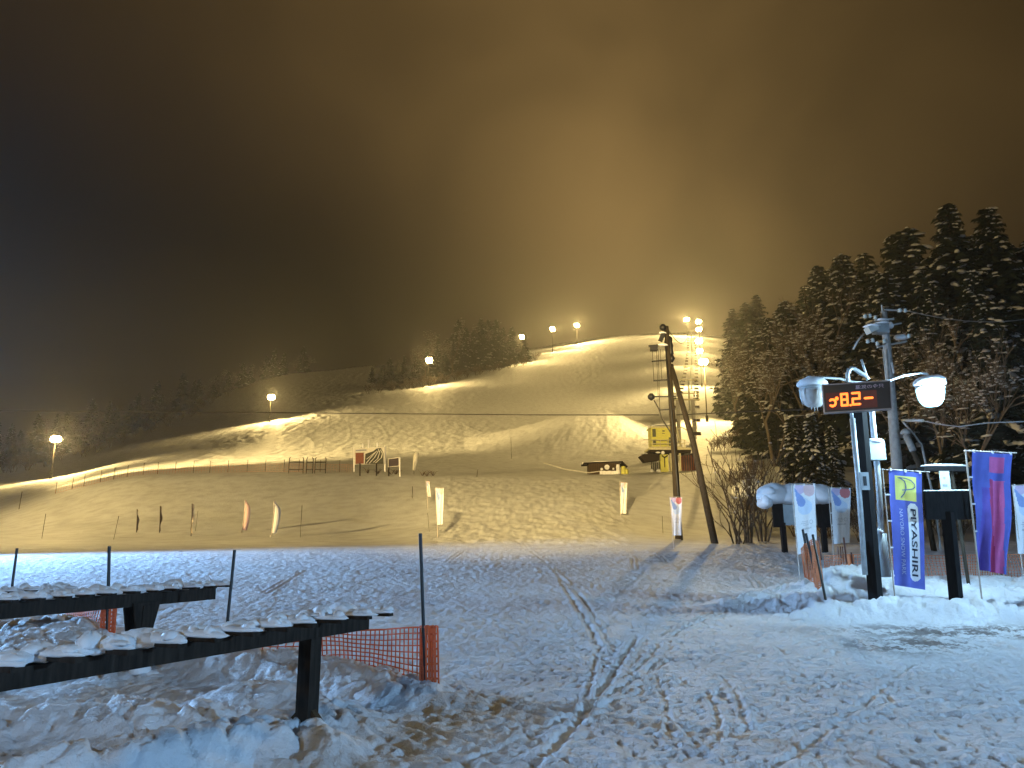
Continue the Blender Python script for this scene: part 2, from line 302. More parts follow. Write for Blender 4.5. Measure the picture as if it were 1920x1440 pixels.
# ------------------------------------------------------------------ mesh builder
class MB:
    def __init__(s): s.v = []; s.f = []; s.mi = []
    def add(s, vs, fs, mi=0):
        o = len(s.v); s.v += [tuple(x) for x in vs]; s.f += [tuple(i + o for i in f) for f in fs]; s.mi += [mi] * len(fs); return s
    def box(s, c, size, rot=None, mi=0):
        hx, hy, hz = (q / 2 for q in size); c = Vector(c)
        vs = [Vector((x, y, z)) for x in (-hx, hx) for y in (-hy, hy) for z in (-hz, hz)]
        if rot is not None:
            if isinstance(rot, (int, float)): rot = Matrix.Rotation(rot, 3, 'Z')
            vs = [rot @ v for v in vs]
        return s.add([v + c for v in vs], [(0, 1, 3, 2), (4, 6, 7, 5), (0, 4, 5, 1), (2, 3, 7, 6), (0, 2, 6, 4), (1, 5, 7, 3)], mi)
    def beam(s, a, b, w, h, mi=0):
        a = Vector(a); b = Vector(b); d = b - a; q = d.to_track_quat('Y', 'Z').to_matrix()
        return s.box((a + b) / 2, (w, d.length, h), q, mi)
    def tube(s, pts, rad, n=8, mi=0, cap=True):
        pts = [Vector(p) for p in pts]
        if isinstance(rad, (int, float)): rad = [rad] * len(pts)
        vs = []; up = None
        for i, p in enumerate(pts):
            d = (pts[min(i + 1, len(pts) - 1)] - pts[max(i - 1, 0)])
            d = d.normalized() if d.length > 1e-9 else Vector((0, 0, 1))
            if up is None: up = d.orthogonal().normalized()
            up = (up - d * up.dot(d)); up = up.normalized() if up.length > 1e-6 else d.orthogonal().normalized()
            sd = d.cross(up)
            for k in range(n):
                an = 2 * math.pi * k / n; vs.append(p + (up * math.cos(an) + sd * math.sin(an)) * rad[i])
        fs = [(i * n + k, i * n + (k + 1) % n, (i + 1) * n + (k + 1) % n, (i + 1) * n + k) for i in range(len(pts) - 1) for k in range(n)]
        if cap: fs += [tuple(range(n))[::-1], tuple((len(pts) - 1) * n + k for k in range(n))]
        return s.add(vs, fs, mi)
    def lathe(s, c, prof, n=20, mi=0, flute=0.0):
        c = Vector(c); vs = []
        for (r, z) in prof:
            for k in range(n):
                an = 2 * math.pi * k / n; rr = r * (1 + (flute if k % 2 else -flute)); vs.append(c + Vector((rr * math.cos(an), rr * math.sin(an), z)))
        m = len(prof)
        fs = [(i * n + k, i * n + (k + 1) % n, (i + 1) * n + (k + 1) % n, (i + 1) * n + k) for i in range(m - 1) for k in range(n)]
        fs += [tuple(range(n))[::-1], tuple((m - 1) * n + k for k in range(n))]
        return s.add(vs, fs, mi)
    def lump(s, c, rx, ry, rz, seed=0, n=10, m=6, rot=0.0, amp=.25, mi=0):
        """an uneven pillow of snow"""
        rd = random.Random(seed); c = Vector(c); vs = []; ph = [rd.uniform(0, 6.28) for _ in range(6)]
        cr, sr = math.cos(rot), math.sin(rot)
        for i in range(m + 1):
            th = math.pi * i / m
            for k in range(n):
                an = 2 * math.pi * k / n
                q = 1 + amp * (math.sin(2 * an + ph[0] + th) * .5 + math.sin(3 * an + ph[1] - 2 * th) * .35 + math.sin(5 * an + ph[2] + 3 * th) * .25)
                x = rx * q * math.sin(th) * math.cos(an); y = ry * q * math.sin(th) * math.sin(an); z = rz * math.cos(th) * (1 + amp * .5 * math.sin(3 * an + ph[3]))
                if z < 0: z *= .45
                vs.append(c + Vector((x * cr - y * sr, x * sr + y * cr, z)))
        fs = [(i * n + k, (i + 1) * n + k, (i + 1) * n + (k + 1) % n, i * n + (k + 1) % n) for i in range(m) for k in range(n)]
        return s.add(vs, fs, mi)
    def build(s, name, mats, parent=None, smooth=False, origin=None):
        me = bpy.data.meshes.new(name)
        if origin is None:
            origin = Vector((0, 0, 0)); p = parent
            while p is not None: origin = origin + Vector(p.location); p = p.parent
        me.from_pydata([(x - origin[0], y - origin[1], z - origin[2]) for x, y, z in s.v], [], s.f)
        if not isinstance(mats, (list, tuple)): mats = [mats]
        for q in mats: me.materials.append(M[q] if isinstance(q, str) else q)
        if len(mats) > 1: me.polygons.foreach_set('material_index', s.mi)
        if smooth: me.polygons.foreach_set('use_smooth', [True] * len(me.polygons))
        me.update()
        o = bpy.data.objects.new(name, me); COL.objects.link(o)
        if parent is not None: o.parent = parent
        if name.startswith(('snow_', 'clinging')): o['kind'] = 'stuff'
        return o
def tag(o, label=None, cat=None, group=None, kind=None):
    if label: o['label'] = label
    if cat: o['category'] = cat
    if group: o['group'] = group
    if kind: o['kind'] = kind
    return o
def thing(name, loc, label, cat, group=None):
    o = bpy.data.objects.new(name, None); COL.objects.link(o); o.location = loc; o.empty_display_size = .3
    return tag(o, label, cat, group)
def solo(mb, name, mats, base, label, cat, group=None, smooth=False):
    o = mb.build(name, mats, None, smooth, origin=base); o.location = base
    return tag(o, label, cat, group)
def copy_tree(o, parent=None, top=True):
    c = o.copy(); COL.objects.link(c)
    if not top: c.parent = parent
    for ch in list(o.children):
        copy_tree(ch, c, False)
    return c
def place(proto, used, loc, rz=0, sc=1.0, label=None, group=None):
    o = proto if not used[0] else copy_tree(proto)
    used[0] = True
    o.location = loc; o.rotation_euler = (0, 0, rz); o.scale = (sc, sc, sc) if isinstance(sc, (int, float)) else sc
    if label: o['label'] = label
    if group: o['group'] = group
    return o
def lerp(a, b, t): return a + (b - a) * t
def sag(a, b, s, n=14):
    return [Vector(a).lerp(Vector(b), i / n) + Vector((0, 0, -4 * s * (i / n) * (1 - i / n))) for i in range(n + 1)]
def point_light(parent, loc, power, col, rad):
    d = bpy.data.lights.new('lamp_light', 'POINT'); d.energy = power; d.color = col; d.shadow_soft_size = rad
    o = bpy.data.objects.new('lamp_light', d); COL.objects.link(o); o.parent = parent; o.location = loc
    return o

# ------------------------------------------------------------------ ground sheet
def make_ground():
    ys = list(np.arange(-7.5, 2, .25)); y = 2.0
    while y < 1090:
        ys.append(y); y += max(.03, .0056 * y)
    ys.append(1095)
    ys = np.array(ys)
    uin = np.linspace(-.78, .78, 980); e = np.linspace(0, 1, 46)[1:] ** 1.6
    us = np.concatenate([-(.78 + e[::-1] * 1.0), uin, .78 + e * 1.0])
    U, YY = np.meshgrid(us, ys); X = U * (YY + 8.0)
    Z = groundz(X, YY, True)
    ny, nx = X.shape; co = np.stack([X, YY, Z], -1).reshape(-1, 3)
    me = bpy.data.meshes.new('ground')
    me.vertices.add(len(co)); me.vertices.foreach_set('co', co.ravel().astype(np.float32))
    idx = np.arange(ny * nx).reshape(ny, nx)
    q = np.stack([idx[:-1, :-1], idx[:-1, 1:], idx[1:, 1:], idx[1:, :-1]], -1).reshape(-1, 4)
    me.loops.add(q.size); me.loops.foreach_set('vertex_index', q.ravel().astype(np.int32))
    me.polygons.add(len(q)); me.polygons.foreach_set('loop_start', np.arange(0, q.size, 4, dtype=np.int32))
    me.polygons.foreach_set('loop_total', np.full(len(q), 4, dtype=np.int32))
    me.update(calc_edges=True)
    me.polygons.foreach_set('use_smooth', np.ones(len(q), dtype=bool))
    x, yv = X.ravel(), YY.ravel()
    d = blob(x, yv, 7.8, 13.1, 3.2, .8, -.05, .85, 1.2)
    d = np.maximum(d, blob(x, yv, 6.0, 12.0, 1.3, .8, .2, .9, 1.2)); d = np.maximum(d, blob(x, yv, 10.0, 12.9, 1.6, .8, -.2, 1, 1.2))
    d = np.maximum(d, blob(x, yv, 1.0, 5.8, 3.0, .25, -.1, .35, 1.2)); d = np.maximum(d, blob(x, yv, -.4, 8.3, 1.6, .2, -.35, .25, 1.2))  # brown foreground shade painted into the snow here and on the next line
    d = np.maximum(d, blob(x, yv, -2.9, 6.5, 1.6, .3, 0, .12, 1.2)); d = np.maximum(d, blob(x, yv, -.9, 7.0, .9, .25, -.2, .22, 1.2)); d = np.maximum(d, blob(x, yv, -3.7, 7.8, 1.3, .3, 0, .25, 1.2))
    a = me.attributes.new('dirt_shade', 'FLOAT', 'POINT'); a.data.foreach_set('value', d.astype(np.float32))
    c = np.interp(yv, [0, 36, 44, 80, 100, 250, 700], [.02, .03, .06, .1, .25, .6, 1.6])
    a = me.attributes.new('coarse', 'FLOAT', 'POINT'); a.data.foreach_set('value', c.astype(np.float32))
    me.materials.append(gnd_mat())
    o = bpy.data.objects.new('ground', me); COL.objects.link(o); o['kind'] = 'structure'
    o['label'] = 'snow covered ground rising into the floodlit ski slope'
make_ground()

# ------------------------------------------------------------------ ski racks
def rack(label, end, start, ztop, legs, seed, gap=.34, wid=.46, bh=.155, legw=.16, bracket=False, snowy=1.0):
    """long beam carrying short cross boards, each under its own finger of snow"""
    end = Vector((*end, ztop)); start = Vector((*start, ztop)); d = (end - start).normalized(); sd = Vector((d.y, -d.x, 0))
    L = (end - start).length; rd = random.Random(seed)
    base = Vector((end.x, end.y, gz(end.x, end.y)))
    t = thing('ski_rack', base, label, 'ski rack', 'snow-topped wooden ski racks')
    b = MB(); b.beam(start + Vector((0, 0, -bh / 2 - .03)), end + Vector((0, 0, -bh / 2 - .03)), .11, bh); b.build('beam', 'darkwood', t)
    sl = MB(); sn = MB(); k = 0; s = .02
    while s < L:
        c = end - d * s; cc = c + sd * .07
        sl.beam(cc - sd * wid / 2, cc + sd * wid / 2, .075, .03)
        if rd.random() < .97:
            hh = rd.uniform(.03, .055) * snowy; ln = wid / 2 + rd.uniform(-.04, .05)
            sn.lump(cc + sd * rd.uniform(.0, .04) + Vector((0, 0, .022)), .062, ln, hh, seed * 100 + k, 14, 7, math.atan2(-sd.x, sd.y), .2)
            for z_ in range(3): sn.lump(cc + sd * rd.uniform(-.1, wid / 2 - .03) + d * rd.uniform(-.02, .02) + Vector((0, 0, .045)), rd.uniform(.03, .055), rd.uniform(.04, .08), rd.uniform(.02, .045), seed * 700 + k * 4 + z_, 9, 5, rd.uniform(0, 3), .35)
            if rd.random() < .75:
                sn.lump(cc - sd * rd.uniform(.03, .12) + d * rd.uniform(-.1, .1) + Vector((0, 0, .03)), rd.uniform(.07, .15), rd.uniform(.06, .11), rd.uniform(.04, .085) * snowy, seed * 100 + k + 50, 11, 6, rd.uniform(0, 3), .4)
        s += gap * rd.uniform(.86, 1.12); k += 1
    # drift lying on the beam between the boards
    pts = 60; prev = None
    for i in range(int(L / .16)):
        c = end - d * (.1 + i * .16)
        if rd.random() < .97: sn.lump(c + sd * rd.uniform(-.07, .02) + Vector((0, 0, .0)), .17, .10, rd.uniform(.04, .085) * snowy, seed * 300 + i, 9, 5, rd.uniform(0, 3), .2)
    sl.build('cross_boards', 'darkwood', t); sn.build('snow_cover', 'snow', t, True)
    for (s, zb) in legs:
        c = end - d * s; zb = gz(c.x, c.y) - .1 if zb is None else zb
        zt = ztop - .03 - bh + .002
        m = MB(); m.box((c.x, c.y, (zt + zb) / 2), (legw, .14, zt - zb), math.atan2(-sd.y, -sd.x)); lg = m.build('leg', 'darkwood', t)
        if bracket:
            g = MB(); h0 = ztop - .14; 
            for off in (-.076, .076):
                vs = [];
                for q in (-.012, .012):
                    for (w_, z_) in ((-.22, h0), (.22, h0), (.09, h0 - .50), (-.10, h0 - .50)):
                        vs.append(c + d * w_ * 1.0 + sd * (off + q) - Vector((0, 0, c.z - z_)))
                g.add(vs, [(0, 1, 2, 3), (7, 6, 5, 4), (0, 4, 5, 1), (1, 5, 6, 2), (2, 6, 7, 3), (3, 7, 4, 0)])
            g.build('gusset_board', 'darkwood', lg)
        f = MB()
        for sg in (-1, 1):
            f.beam(c + sd * sg * .05 + Vector((0, 0, zb + .28 - ztop)), c + sd * sg * .26 + Vector((0, 0, zb + .06 - ztop)), .06, .05)
        f.build('foot_brace', 'brown', lg)
        s_ = MB(); s_.lump((c.x + .1, c.y - .1, zb + .12), .14, .1, .12, seed + 5, 12, 7); s_.lump((c.x + .2, c.y - .08, zb + .03), .2, .12, .1, seed + 6, 12, 7); s_.build('clinging_snow', 'snow', lg, True)
    return t
rack('nearest snow-topped ski rack, running in from the bottom left to the orange net', (-1.37, 7.42), (-3.36, 2.8), 1.0, [(.78, None), (4.6, None)], 3, legw=.125, bh=.11)
rack('second ski rack with a tapered gusset leg, behind the nearest one', (-4.22, 11.2), (-5.75, 6.6), 1.07, [(1.3, None)], 5, bracket=True, legw=.2)
rack('farthest ski rack, its short end just entering at the left edge', (-6.75, 12.0), (-8.4, 8.6), .985, [(1.9, None)], 9, snowy=.9)

# ------------------------------------------------------------------ stakes and orange nets (left)
def stake(mb, b, t, r=.018): mb.tube([b, t], r, 6)
def net(mb, bot, top, nc, nr, wsz=.012, wave=.03, seed=0, skew=.0):
    """bot/top: polylines; square mesh of flat strips"""
    rd = random.Random(seed); ph = rd.uniform(0, 6)
    def pl(pts, t):
        t = min(max(t, 0), 1); q = t * (len(pts) - 1); i = min(int(q), len(pts) - 2); return Vector(pts[i]).lerp(Vector(pts[i + 1]), q - i)
    def pt(u, v):
        uu = u + skew * (v - .5) * (1 - u) * u * 4
        p = pl(bot, uu).lerp(pl(top, uu), v)
        p.y += wave * math.sin(u * 17 + ph + v * 3); p.z += wave * .4 * math.sin(u * 11 + v * 5)
        return p
    for j in range(nr + 1): mb.tube([pt(i / (nc * 2), j / nr) for i in range(nc * 2 + 1)], wsz * (1.3 if j in (0, nr) else .9), 4, 0, False)
    for i in range(nc + 1): mb.tube([pt(i / nc, j / (nr * 2)) for j in range(nr * 2 + 1)], wsz, 4, 0, False)
pA = hit(800, 1292); pB = hit(418, 1242); pC = hit(203, 1190); pD = P(20, 1120, 19); pD.z = gz(pD.x, 19)
f1 = thing('net_fence', pA, 'orange mesh net between two black stakes behind the nearest ski rack', 'fence', 'orange net fences by the ski racks')
for (b, tx, ty) in ((pA, 788, 1000), (pB, 440, 1031)):
    m = MB(); stake(m, b + Vector((0, 0, -.2)), P(tx, ty, b.y), .021); m.build('stake', 'black', f1)
tA = P(800, 1175, pA.y); tB = P(425, 1188, pB.y)
mid_b = [pB + Vector((0, 0, .02)), P(600, 1252, 10.0), P(700, 1258, 9.6), pA + Vector((0, 0, .02))]; mid_t = [tB, P(560, 1180, 10.2), P(640, 1179, 9.7), P(720, 1182, 9.4), tA]
m = MB(); net(m, mid_b, mid_t, 38, 9, .009, .03, 2, .03)
m.build('mesh_net', 'orange', f1)
m = MB(); 
for k, dx in enumerate((-.03, .03, .07)): net(m, [pA + Vector((dx - .04, .02 * k, -.05)), pA + Vector((dx + .06, .02 * k, -.05))], [tA + Vector((dx - .04, 0, 0)), tA + Vector((dx + .05, 0, 0))], 3, 9, .014, .01, k)
m.build('net_roll', 'orange', f1)
m = MB()
for k, dx in enumerate((-.05, .05, .13, .22)): net(m, [pB + Vector((dx - .04, .02 * k, -.05)), pB + Vector((dx + .04, .02 * k, -.05))], [tB + Vector((dx - .04, 0, 0)), tB + Vector((dx + .04, 0, 0))], 1, 7, .014, .01, k)
m.build('net_roll', 'orange', f1)
f2 = thing('net_fence', pC, 'orange mesh net seen under the second ski rack, on two black stakes', 'fence', 'orange net fences by the ski racks')
m = MB(); stake(m, pC + Vector((0, 0, -.2)), P(205, 1024, pC.y), .026); m.build('stake', 'black', f2)
m = MB(); stake(m, pD + Vector((0, 0, -.2)), P(32, 1028, pD.y), .03); m.build('stake', 'black', f2)
tC = P(206, 1140, pC.y)
m = MB(); net(m, [P(20, 1172, 16.8), P(120, 1183, 15.2), pC], [P(30, 1150, 16.8), P(120, 1146, 15.2), tC], 44, 8, .010, .04, 4, .05); m.build('mesh_net', 'orange', f2)
m = MB(); net(m, [pC + Vector((-.12, 0, -.08)), pC + Vector((.1, 0, -.08))], [tC + Vector((-.12, 0, 0)), tC + Vector((.1, 0, 0))], 5, 8, .018, .01, 6); m.build('net_roll', 'orange', f2)

# ------------------------------------------------------------------ text helper
_txt = {}
def text_polys(s, mirror=False, bold=0.0):
    """flat lettering as vertices and faces, scaled to unit height"""
    cu = bpy.data.curves.new('t', 'FONT'); cu.body = s; cu.offset = bold; cu.resolution_u = 3
    ob = bpy.data.objects.new('t', cu); COL.objects.link(ob)
    dg = bpy.context.evaluated_depsgraph_get(); me = bpy.data.meshes.new_from_object(ob.evaluated_get(dg))
    vs = [v.co.copy() for v in me.vertices]; fs = [tuple(p.vertices) for p in me.polygons]
    bpy.data.objects.remove(ob); bpy.data.curves.remove(cu); bpy.data.meshes.remove(me)
    x0 = min(v.x for v in vs); x1 = max(v.x for v in vs); y0 = min(v.y for v in vs); y1 = max(v.y for v in vs)
    out = [((v.x - x0) / (x1 - x0), (v.y - y0) / (y1 - y0)) for v in vs]
    if mirror: out = [(1 - a, b) for a, b in out]; fs = [f[::-1] for f in fs]
    return out, fs

# ------------------------------------------------------------------ banners
def inpoly(x, y, poly):
    c = False; j = len(poly) - 1
    for i in range(len(poly)):
        xi, yi = poly[i]; xj, yj = poly[j]
        if (yi > y) != (yj > y) and x < (xj - xi) * (y - yi) / (yj - yi) + xi: c = not c
        j = i
    return c
class Cloth:
    def __init__(s, tl, tr, br, bl, amp, seed, folds=3):
        s.c = [Vector(q) for q in (tl, tr, br, bl)]; s.amp = amp; rd = random.Random(seed); s.ph = rd.uniform(0, 6); s.f = folds
        s.n = (s.c[1] - s.c[0]).cross(s.c[3] - s.c[0]).normalized()
        if s.n.y > 0: s.n = -s.n
    def pt(s, u, v, off=0.0):
        a = s.c[0].lerp(s.c[1], u); b = s.c[3].lerp(s.c[2], u); p = a.lerp(b, v)
        w = s.amp * (.25 + .75 * v) * (math.sin(u * 3.14 * s.f + s.ph + v * 1.3) + .5 * math.sin(u * 3.14 * s.f * 1.7 + v * 5 + s.ph)) + s.amp * .5 * math.sin(v * 9 + s.ph)
        return p + s.n * (w + off)
    def grid(s, nu, nv, pick, th=.003):
        mb = MB()
        for lay in (0, 1):
            vs = [s.pt(i / nu, j / nv, -th * lay) for j in range(nv + 1) for i in range(nu + 1)]; o = len(mb.v); mb.v += [tuple(q) for q in vs]
            for j in range(nv):
                for i in range(nu):
                    a = o + j * (nu + 1) + i; f = (a, a + nu + 1, a + nu + 2, a + 1)
                    mb.f.append(f if lay == 0 else f[::-1]); mb.mi.append(pick((i + .5) / nu, (j + .5) / nv))
        return mb
    def letters(s, mb, txt, u0, v0, u1, v1, vertical=False, mirror=False, off=.006, bold=0.0):
        vs, fs = text_polys(txt, mirror, bold)
        if vertical: pts = [s.pt(u0 + (u1 - u0) * b, v0 + (v1 - v0) * a, off) for a, b in vs]     # rotated a quarter turn clockwise
        else: pts = [s.pt(u0 + (u1 - u0) * a, v1 + (v0 - v1) * b, off) for a, b in vs]
        mb.add(pts, fs)
def flag(px, Y, pole_b, pole_t, label, group, mats, pick, amp=.03, seed=1, nu=24, nv=70, name='banner_flag', folds=3, polemat='bamboo', pr=.013, over=.12, Yr=None):
    """px = photo corners tl, tr, br, bl"""
    Yr = Yr or Y
    cl = Cloth(P(*px[0], Y), P(*px[1], Yr), P(*px[2], Yr), P(*px[3], Y), amp, seed, folds)
    pb = P(*pole_b, Y); zg = gz(pb.x, pb.y); base = Vector((pb.x, pb.y, min(pb.z, zg)))
    t = thing(name, base, label, 'banner', group)
    m = MB(); m.tube([base + Vector((0, 0, -.15)), P(lerp(pole_b[0], pole_t[0], .5), lerp(pole_b[1], pole_t[1], .5), Y), P(*pole_t, Y)], pr, 8); m.build('pole', polemat, t)
    a = P(*pole_t, Y) + Vector((0, 0, -.02)); b = cl.c[1] + Vector((0, 0, .03)); dr = (b - a)
    m = MB(); m.tube([a - dr * .03, b + dr * over], pr * .7, 6); m.build('crossbar', polemat, t)
    c = cl.grid(nu, nv, pick).build('cloth', mats, t, True)
    m = MB()
    for u in (.06, .5, .95): q = cl.pt(u, 0, .004); m.box(q + Vector((0, 0, .01)), (.035, .012, .06))
    h = (cl.c[3] - cl.c[0]).length
    for v in (.22, .45, .68, .92):
        q = cl.pt(0, v, .003); pp = a.lerp(base, (a.z - q.z) / max(.01, (a.z - base.z))); m.beam(q + Vector((.01, 0, 0)), pp, .012, .03)
    m.build('tie_loops', 'white', t)
    return t, cl, c

# blue banner with the yellow emblem
def pk_piy(u, v):
    if .19 < u < .84 and .045 < v < .255: return 1
    cu, hw = .70, .175
    dv = max(0, max(.325 - v, v - .89)) * 3.46
    if .275 < v < .945 and (u - cu) ** 2 + (dv * .98) ** 2 < hw ** 2: return 2
    return 0
t, cl, c = flag([(1666, 881), (1728, 887), (1735, 1106), (1678, 1097)], 15.0, (1680, 1142), (1654, 878), 'tall blue banner with a yellow emblem square and white pill lettering', 'banners at the snow bank',
     ['bluepl', 'yellow', 'white'], pk_piy, .022, 11, 60, 210, over=.22)
m = MB(); cl.letters(m, 'PIYASHIRI', .60, .325, .80, .90, True, False, .007, .012); m.build('lettering', 'ink', c)
m = MB(); cl.letters(m, 'NAYORO SNOW PARK', .265, .335, .375, .90, True, False, .007); m.build('small_lettering', 'paleink', c)
def stroke(cl, mb, pts, w, off=.008):
    for i in range(len(pts) - 1):
        (a, b), (c_, d) = pts[i], pts[i + 1]; l = math.hypot((c_ - a), (d - b) * 3.46) or 1; nx, ny = (d - b) * 3.46 / l, -(c_ - a) / l
        q = [(a + nx * w, b + ny * w / 3.46), (a - nx * w, b - ny * w / 3.46), (c_ - nx * w, d - ny * w / 3.46), (c_ + nx * w, d + ny * w / 3.46)]
        mb.add([cl.pt(x, y, off) for x, y in q], [(0, 1, 2, 3)])
m = MB()
arc = [(.26, .062), (.36, .068), (.46, .086), (.50, .12), (.50, .16), (.44, .20), (.34, .235)]
bow = [(.30, .060), (.50, .062), (.66, .076), (.77, .105), (.79, .128), (.72, .148), (.56, .160), (.38, .168)]
def dense(p, n=5): return [(lerp(p[i][0], p[i + 1][0], k / n), lerp(p[i][1], p[i + 1][1], k / n)) for i in range(len(p) - 1) for k in range(n)] + [p[-1]]
stroke(cl, m, dense(arc), .016); stroke(cl, m, dense(bow), .016); m.build('emblem', 'inkblue', c)

# violet and pink banner
def pk_vio(u, v):
    w = .03 * math.sin(v * 9)
    if .42 < u < .80 and .03 < v < .165: return 2
    if v < .225: return 0
    if .40 + w < u < .52 + w + .06 * v: return 3
    if .52 + w <= u < .80 + w * .5 and v > .235: return 2
    if u < .42 and v > .3 and u > .12 + .1 * math.sin(v * 5): return 1
    return 0
flag([(1822, 847), (1898, 852), (1891, 1078), (1836, 1068)], 14.6, (1842, 1136), (1810, 843), 'tall violet and pink banner beside the black board', 'banners at the snow bank',
     ['bluepl', 'purple', 'pink', 'crimson'], pk_vio, .065, 12, 40, 120, folds=4, over=.1, pr=.016)

# white banners with blue and red petals
def petals(u, v):
    v *= 3.0
    def drop(cx, cy, r, tx, ty):
        # teardrop from a point to a disc
        dx, dy = cx - tx, cy - ty; L = math.hypot(dx, dy); t = ((u - tx) * dx + (v - ty) * dy) / L / L
        if t < 0: return False
        d = abs((u - tx) * dy - (v - ty) * dx) / L
        return d < r * min(1, t * 1.15) if t < 1 else math.hypot(u - cx, v - cy) < r
    if drop(.34, .78, .19, .02, .10): return 1
    if drop(.72, .26, .26, .60, -.5): return 2
    if drop(.30, .20, .2, .05, -.5): return 3
    if drop(.50, 1.0, .34, .3, .4): return 4
    return 0
def petal_flag(px, Y, pb, pt_, label, seed, red=False, amp=.02, group='white petal-print banners'):
    t, cl, c = flag(px, Y, pb, pt_, label, group, ['white', 'bluep', 'redp' if red else 'palepink', 'lilac', 'pblue'], petals, amp, seed, 30, 90, over=.03)
    m = MB(); cl.letters(m, 'Special', .32, .535, .60, .556, False, True); cl.letters(m, 'Olympics', .24, .562, .60, .585, False, True); cl.letters(m, 'Nippon', .36, .590, .60, .610, False, True); cl.letters(m, 'Hokkaido', .28, .635, .74, .665, False, True)
    for k in range(10):
        a = k * .628; q = [(.75 + .10 * math.cos(a + e), .565 + .033 * math.sin(a + e)) for e in (-.18, .18)] + [(.75 + .075 * math.cos(a + e), .565 + .025 * math.sin(a + e)) for e in (.18, -.18)]
        m.add([cl.pt(x, y, .006) for x, y in q], [(0, 1, 2, 3)])
    m.build('lettering', 'greyink', c)
    return t
petal_flag([(1487, 910), (1528, 909), (1532, 1030), (1496, 1040)], 20.5, (1498, 1062), (1484, 908), 'white petal-print banner behind the bundled orange net', 21)
petal_flag([(1557, 915), (1595, 917), (1593, 1018), (1563, 1020)], 24.5, (1563, 1045), (1553, 913), 'white banner with a red petal, behind the thermometer post', 22, True)
petal_flag([(1900, 911), (1944, 909), (1942, 1040), (1908, 1038)], 19.0, (1916, 1062), (1898, 909), 'white petal-print banner cut off by the right edge', 23)
petal_flag([(1257, 933), (1279, 933), (1277, 1004), (1262, 1004)], 36.0, (1263, 1018), (1256, 931), 'small white banner at the foot of the wooden utility pole', 24, True, .03, 'small white banners at the plaza edge')
petal_flag([(817, 916), (832, 916), (830, 983), (820, 984)], 46.0, (821, 999), (816, 914), 'white banner left of the trampled ramp', 25, False, .03, 'small white banners at the plaza edge')
petal_flag([(1164, 905), (1176, 906), (1174, 963), (1163, 963)], 56.0, (1164, 970), (1162, 903), 'narrow white banner right of the trampled ramp', 26, False, .04, 'small white banners at the plaza edge')
petal_flag([(799, 903), (805, 903), (808, 931), (802, 931)], 62.0, (803, 945), (798, 901), 'tiny white banner upslope on the left of the ramp', 27, False, .03, 'small white banners at the plaza edge')

# feather flags on the left bank
def feather(x, yb, yt, wpx, label, cm, tilt=0, seed=0, furl=False):
    b = hit(x, yb); Y = b.y; s = 1 / ppm(Y)
    t = thing('feather_flag', b, label, 'flag', 'flags standing on the left bank')
    H = (yb - yt) * s; w = wpx * s; top = b + Vector((tilt * s, 0, H)); rd = random.Random(seed)
    bow = [b.lerp(top, k / 10) + Vector((w * .9 * math.sin(k / 10 * 2.4) * .3, 0, 0)) for k in range(11)]
    m = MB(); m.tube([b + Vector((0, 0, -.3))] + bow, [.04] * 12, 6); m.build('pole', 'bamboo' if not furl else 'polewood', t)
    vs = []; n = 16
    for k in range(n + 1):
        f = .10 + .9 * k / n; q = b.lerp(top, f) + Vector((w * .27 * math.sin(f * 2.4), 0, 0))
        ww = w * (.55 + .6 * math.sin(min(1, f) * 2.7)) * (1 if f < .8 else max(.05, (1.0 - f) / .2) ** .6)
        if furl: ww = w * .5 * (1 + .4 * math.sin(f * 14))
        vs += [q + Vector((.02, -.02, 0)), q + Vector((ww, .1 * math.sin(f * 6 + seed), -.04)), q + Vector((ww, .1 * math.sin(f * 6 + seed) + .03, -.04)), q + Vector((.02, .03, 0))]
    fs = [(4 * k + e, 4 * k + (e + 1) % 4, 4 * k + 4 + (e + 1) % 4, 4 * k + 4 + e) for k in range(n) for e in range(4)]
    m = MB(); m.add(vs, fs); m.build('cloth', cm, t, True)
feather(453, 1000, 938, 10, 'dull pink feather flag on the left bank', 'palepink', 0, 1)
feather(508, 1006, 941, 11, 'bright cream feather flag on the left bank', 'white', 0, 2)
feather(358, 1006, 945, 5, 'furled brown flag leaning beside a thin stick', 'bamboo', -4, 3, True)
feather(299, 1000, 949, 4, 'furled grey flag, second from the left of the furled ones', 'twig', -4, 4, True)
feather(256, 998, 955, 4, 'shortest furled flag, leftmost of the furled ones', 'twig', -4, 5, True)
for (x, yb, yt, dx, lab) in ((78, 1010, 964, 2, 'thin bare stick, leftmost on the left bank'), (212, 1012, 968, 6, 'thin bare stick leaning right, left of the furled flags'), (366, 997, 958, 2, 'thin stick crossing the furled brown flag'), (563, 1008, 948, 0, 'thin bare stick right of the cream feather flag'),
        (773, 935, 912, 0, 'short stick on the left shoulder of the ramp'), (806, 998, 962, -5, 'leaning stick at the foot of the ramp banner'), (1243, 1000, 968, 0, 'thin stick left of the small banner by the utility pole'), (1436, 1020, 990, 1, 'thin stick under the bare shrub beside the snow-capped board'),
        (35, 956, 922, 2, 'thin stick at the left end of the upper net fence'), (893, 896, 880, 3, 'lone stick on the crest behind the ramp'), (959, 860, 820, -1, 'thin stick below the snow kicker')):
    b = hit(x, yb); s = 1 / ppm(b.y, b.z); m = MB(); m.tube([b + Vector((0, 0, -.3)), b + Vector((dx * s, 0, (yb - yt) * s))], .018 if b.y < 60 else .035, 5)
    solo(m, 'marker_stick', 'polewood', b, lab, 'stick', 'marker sticks in the snow')

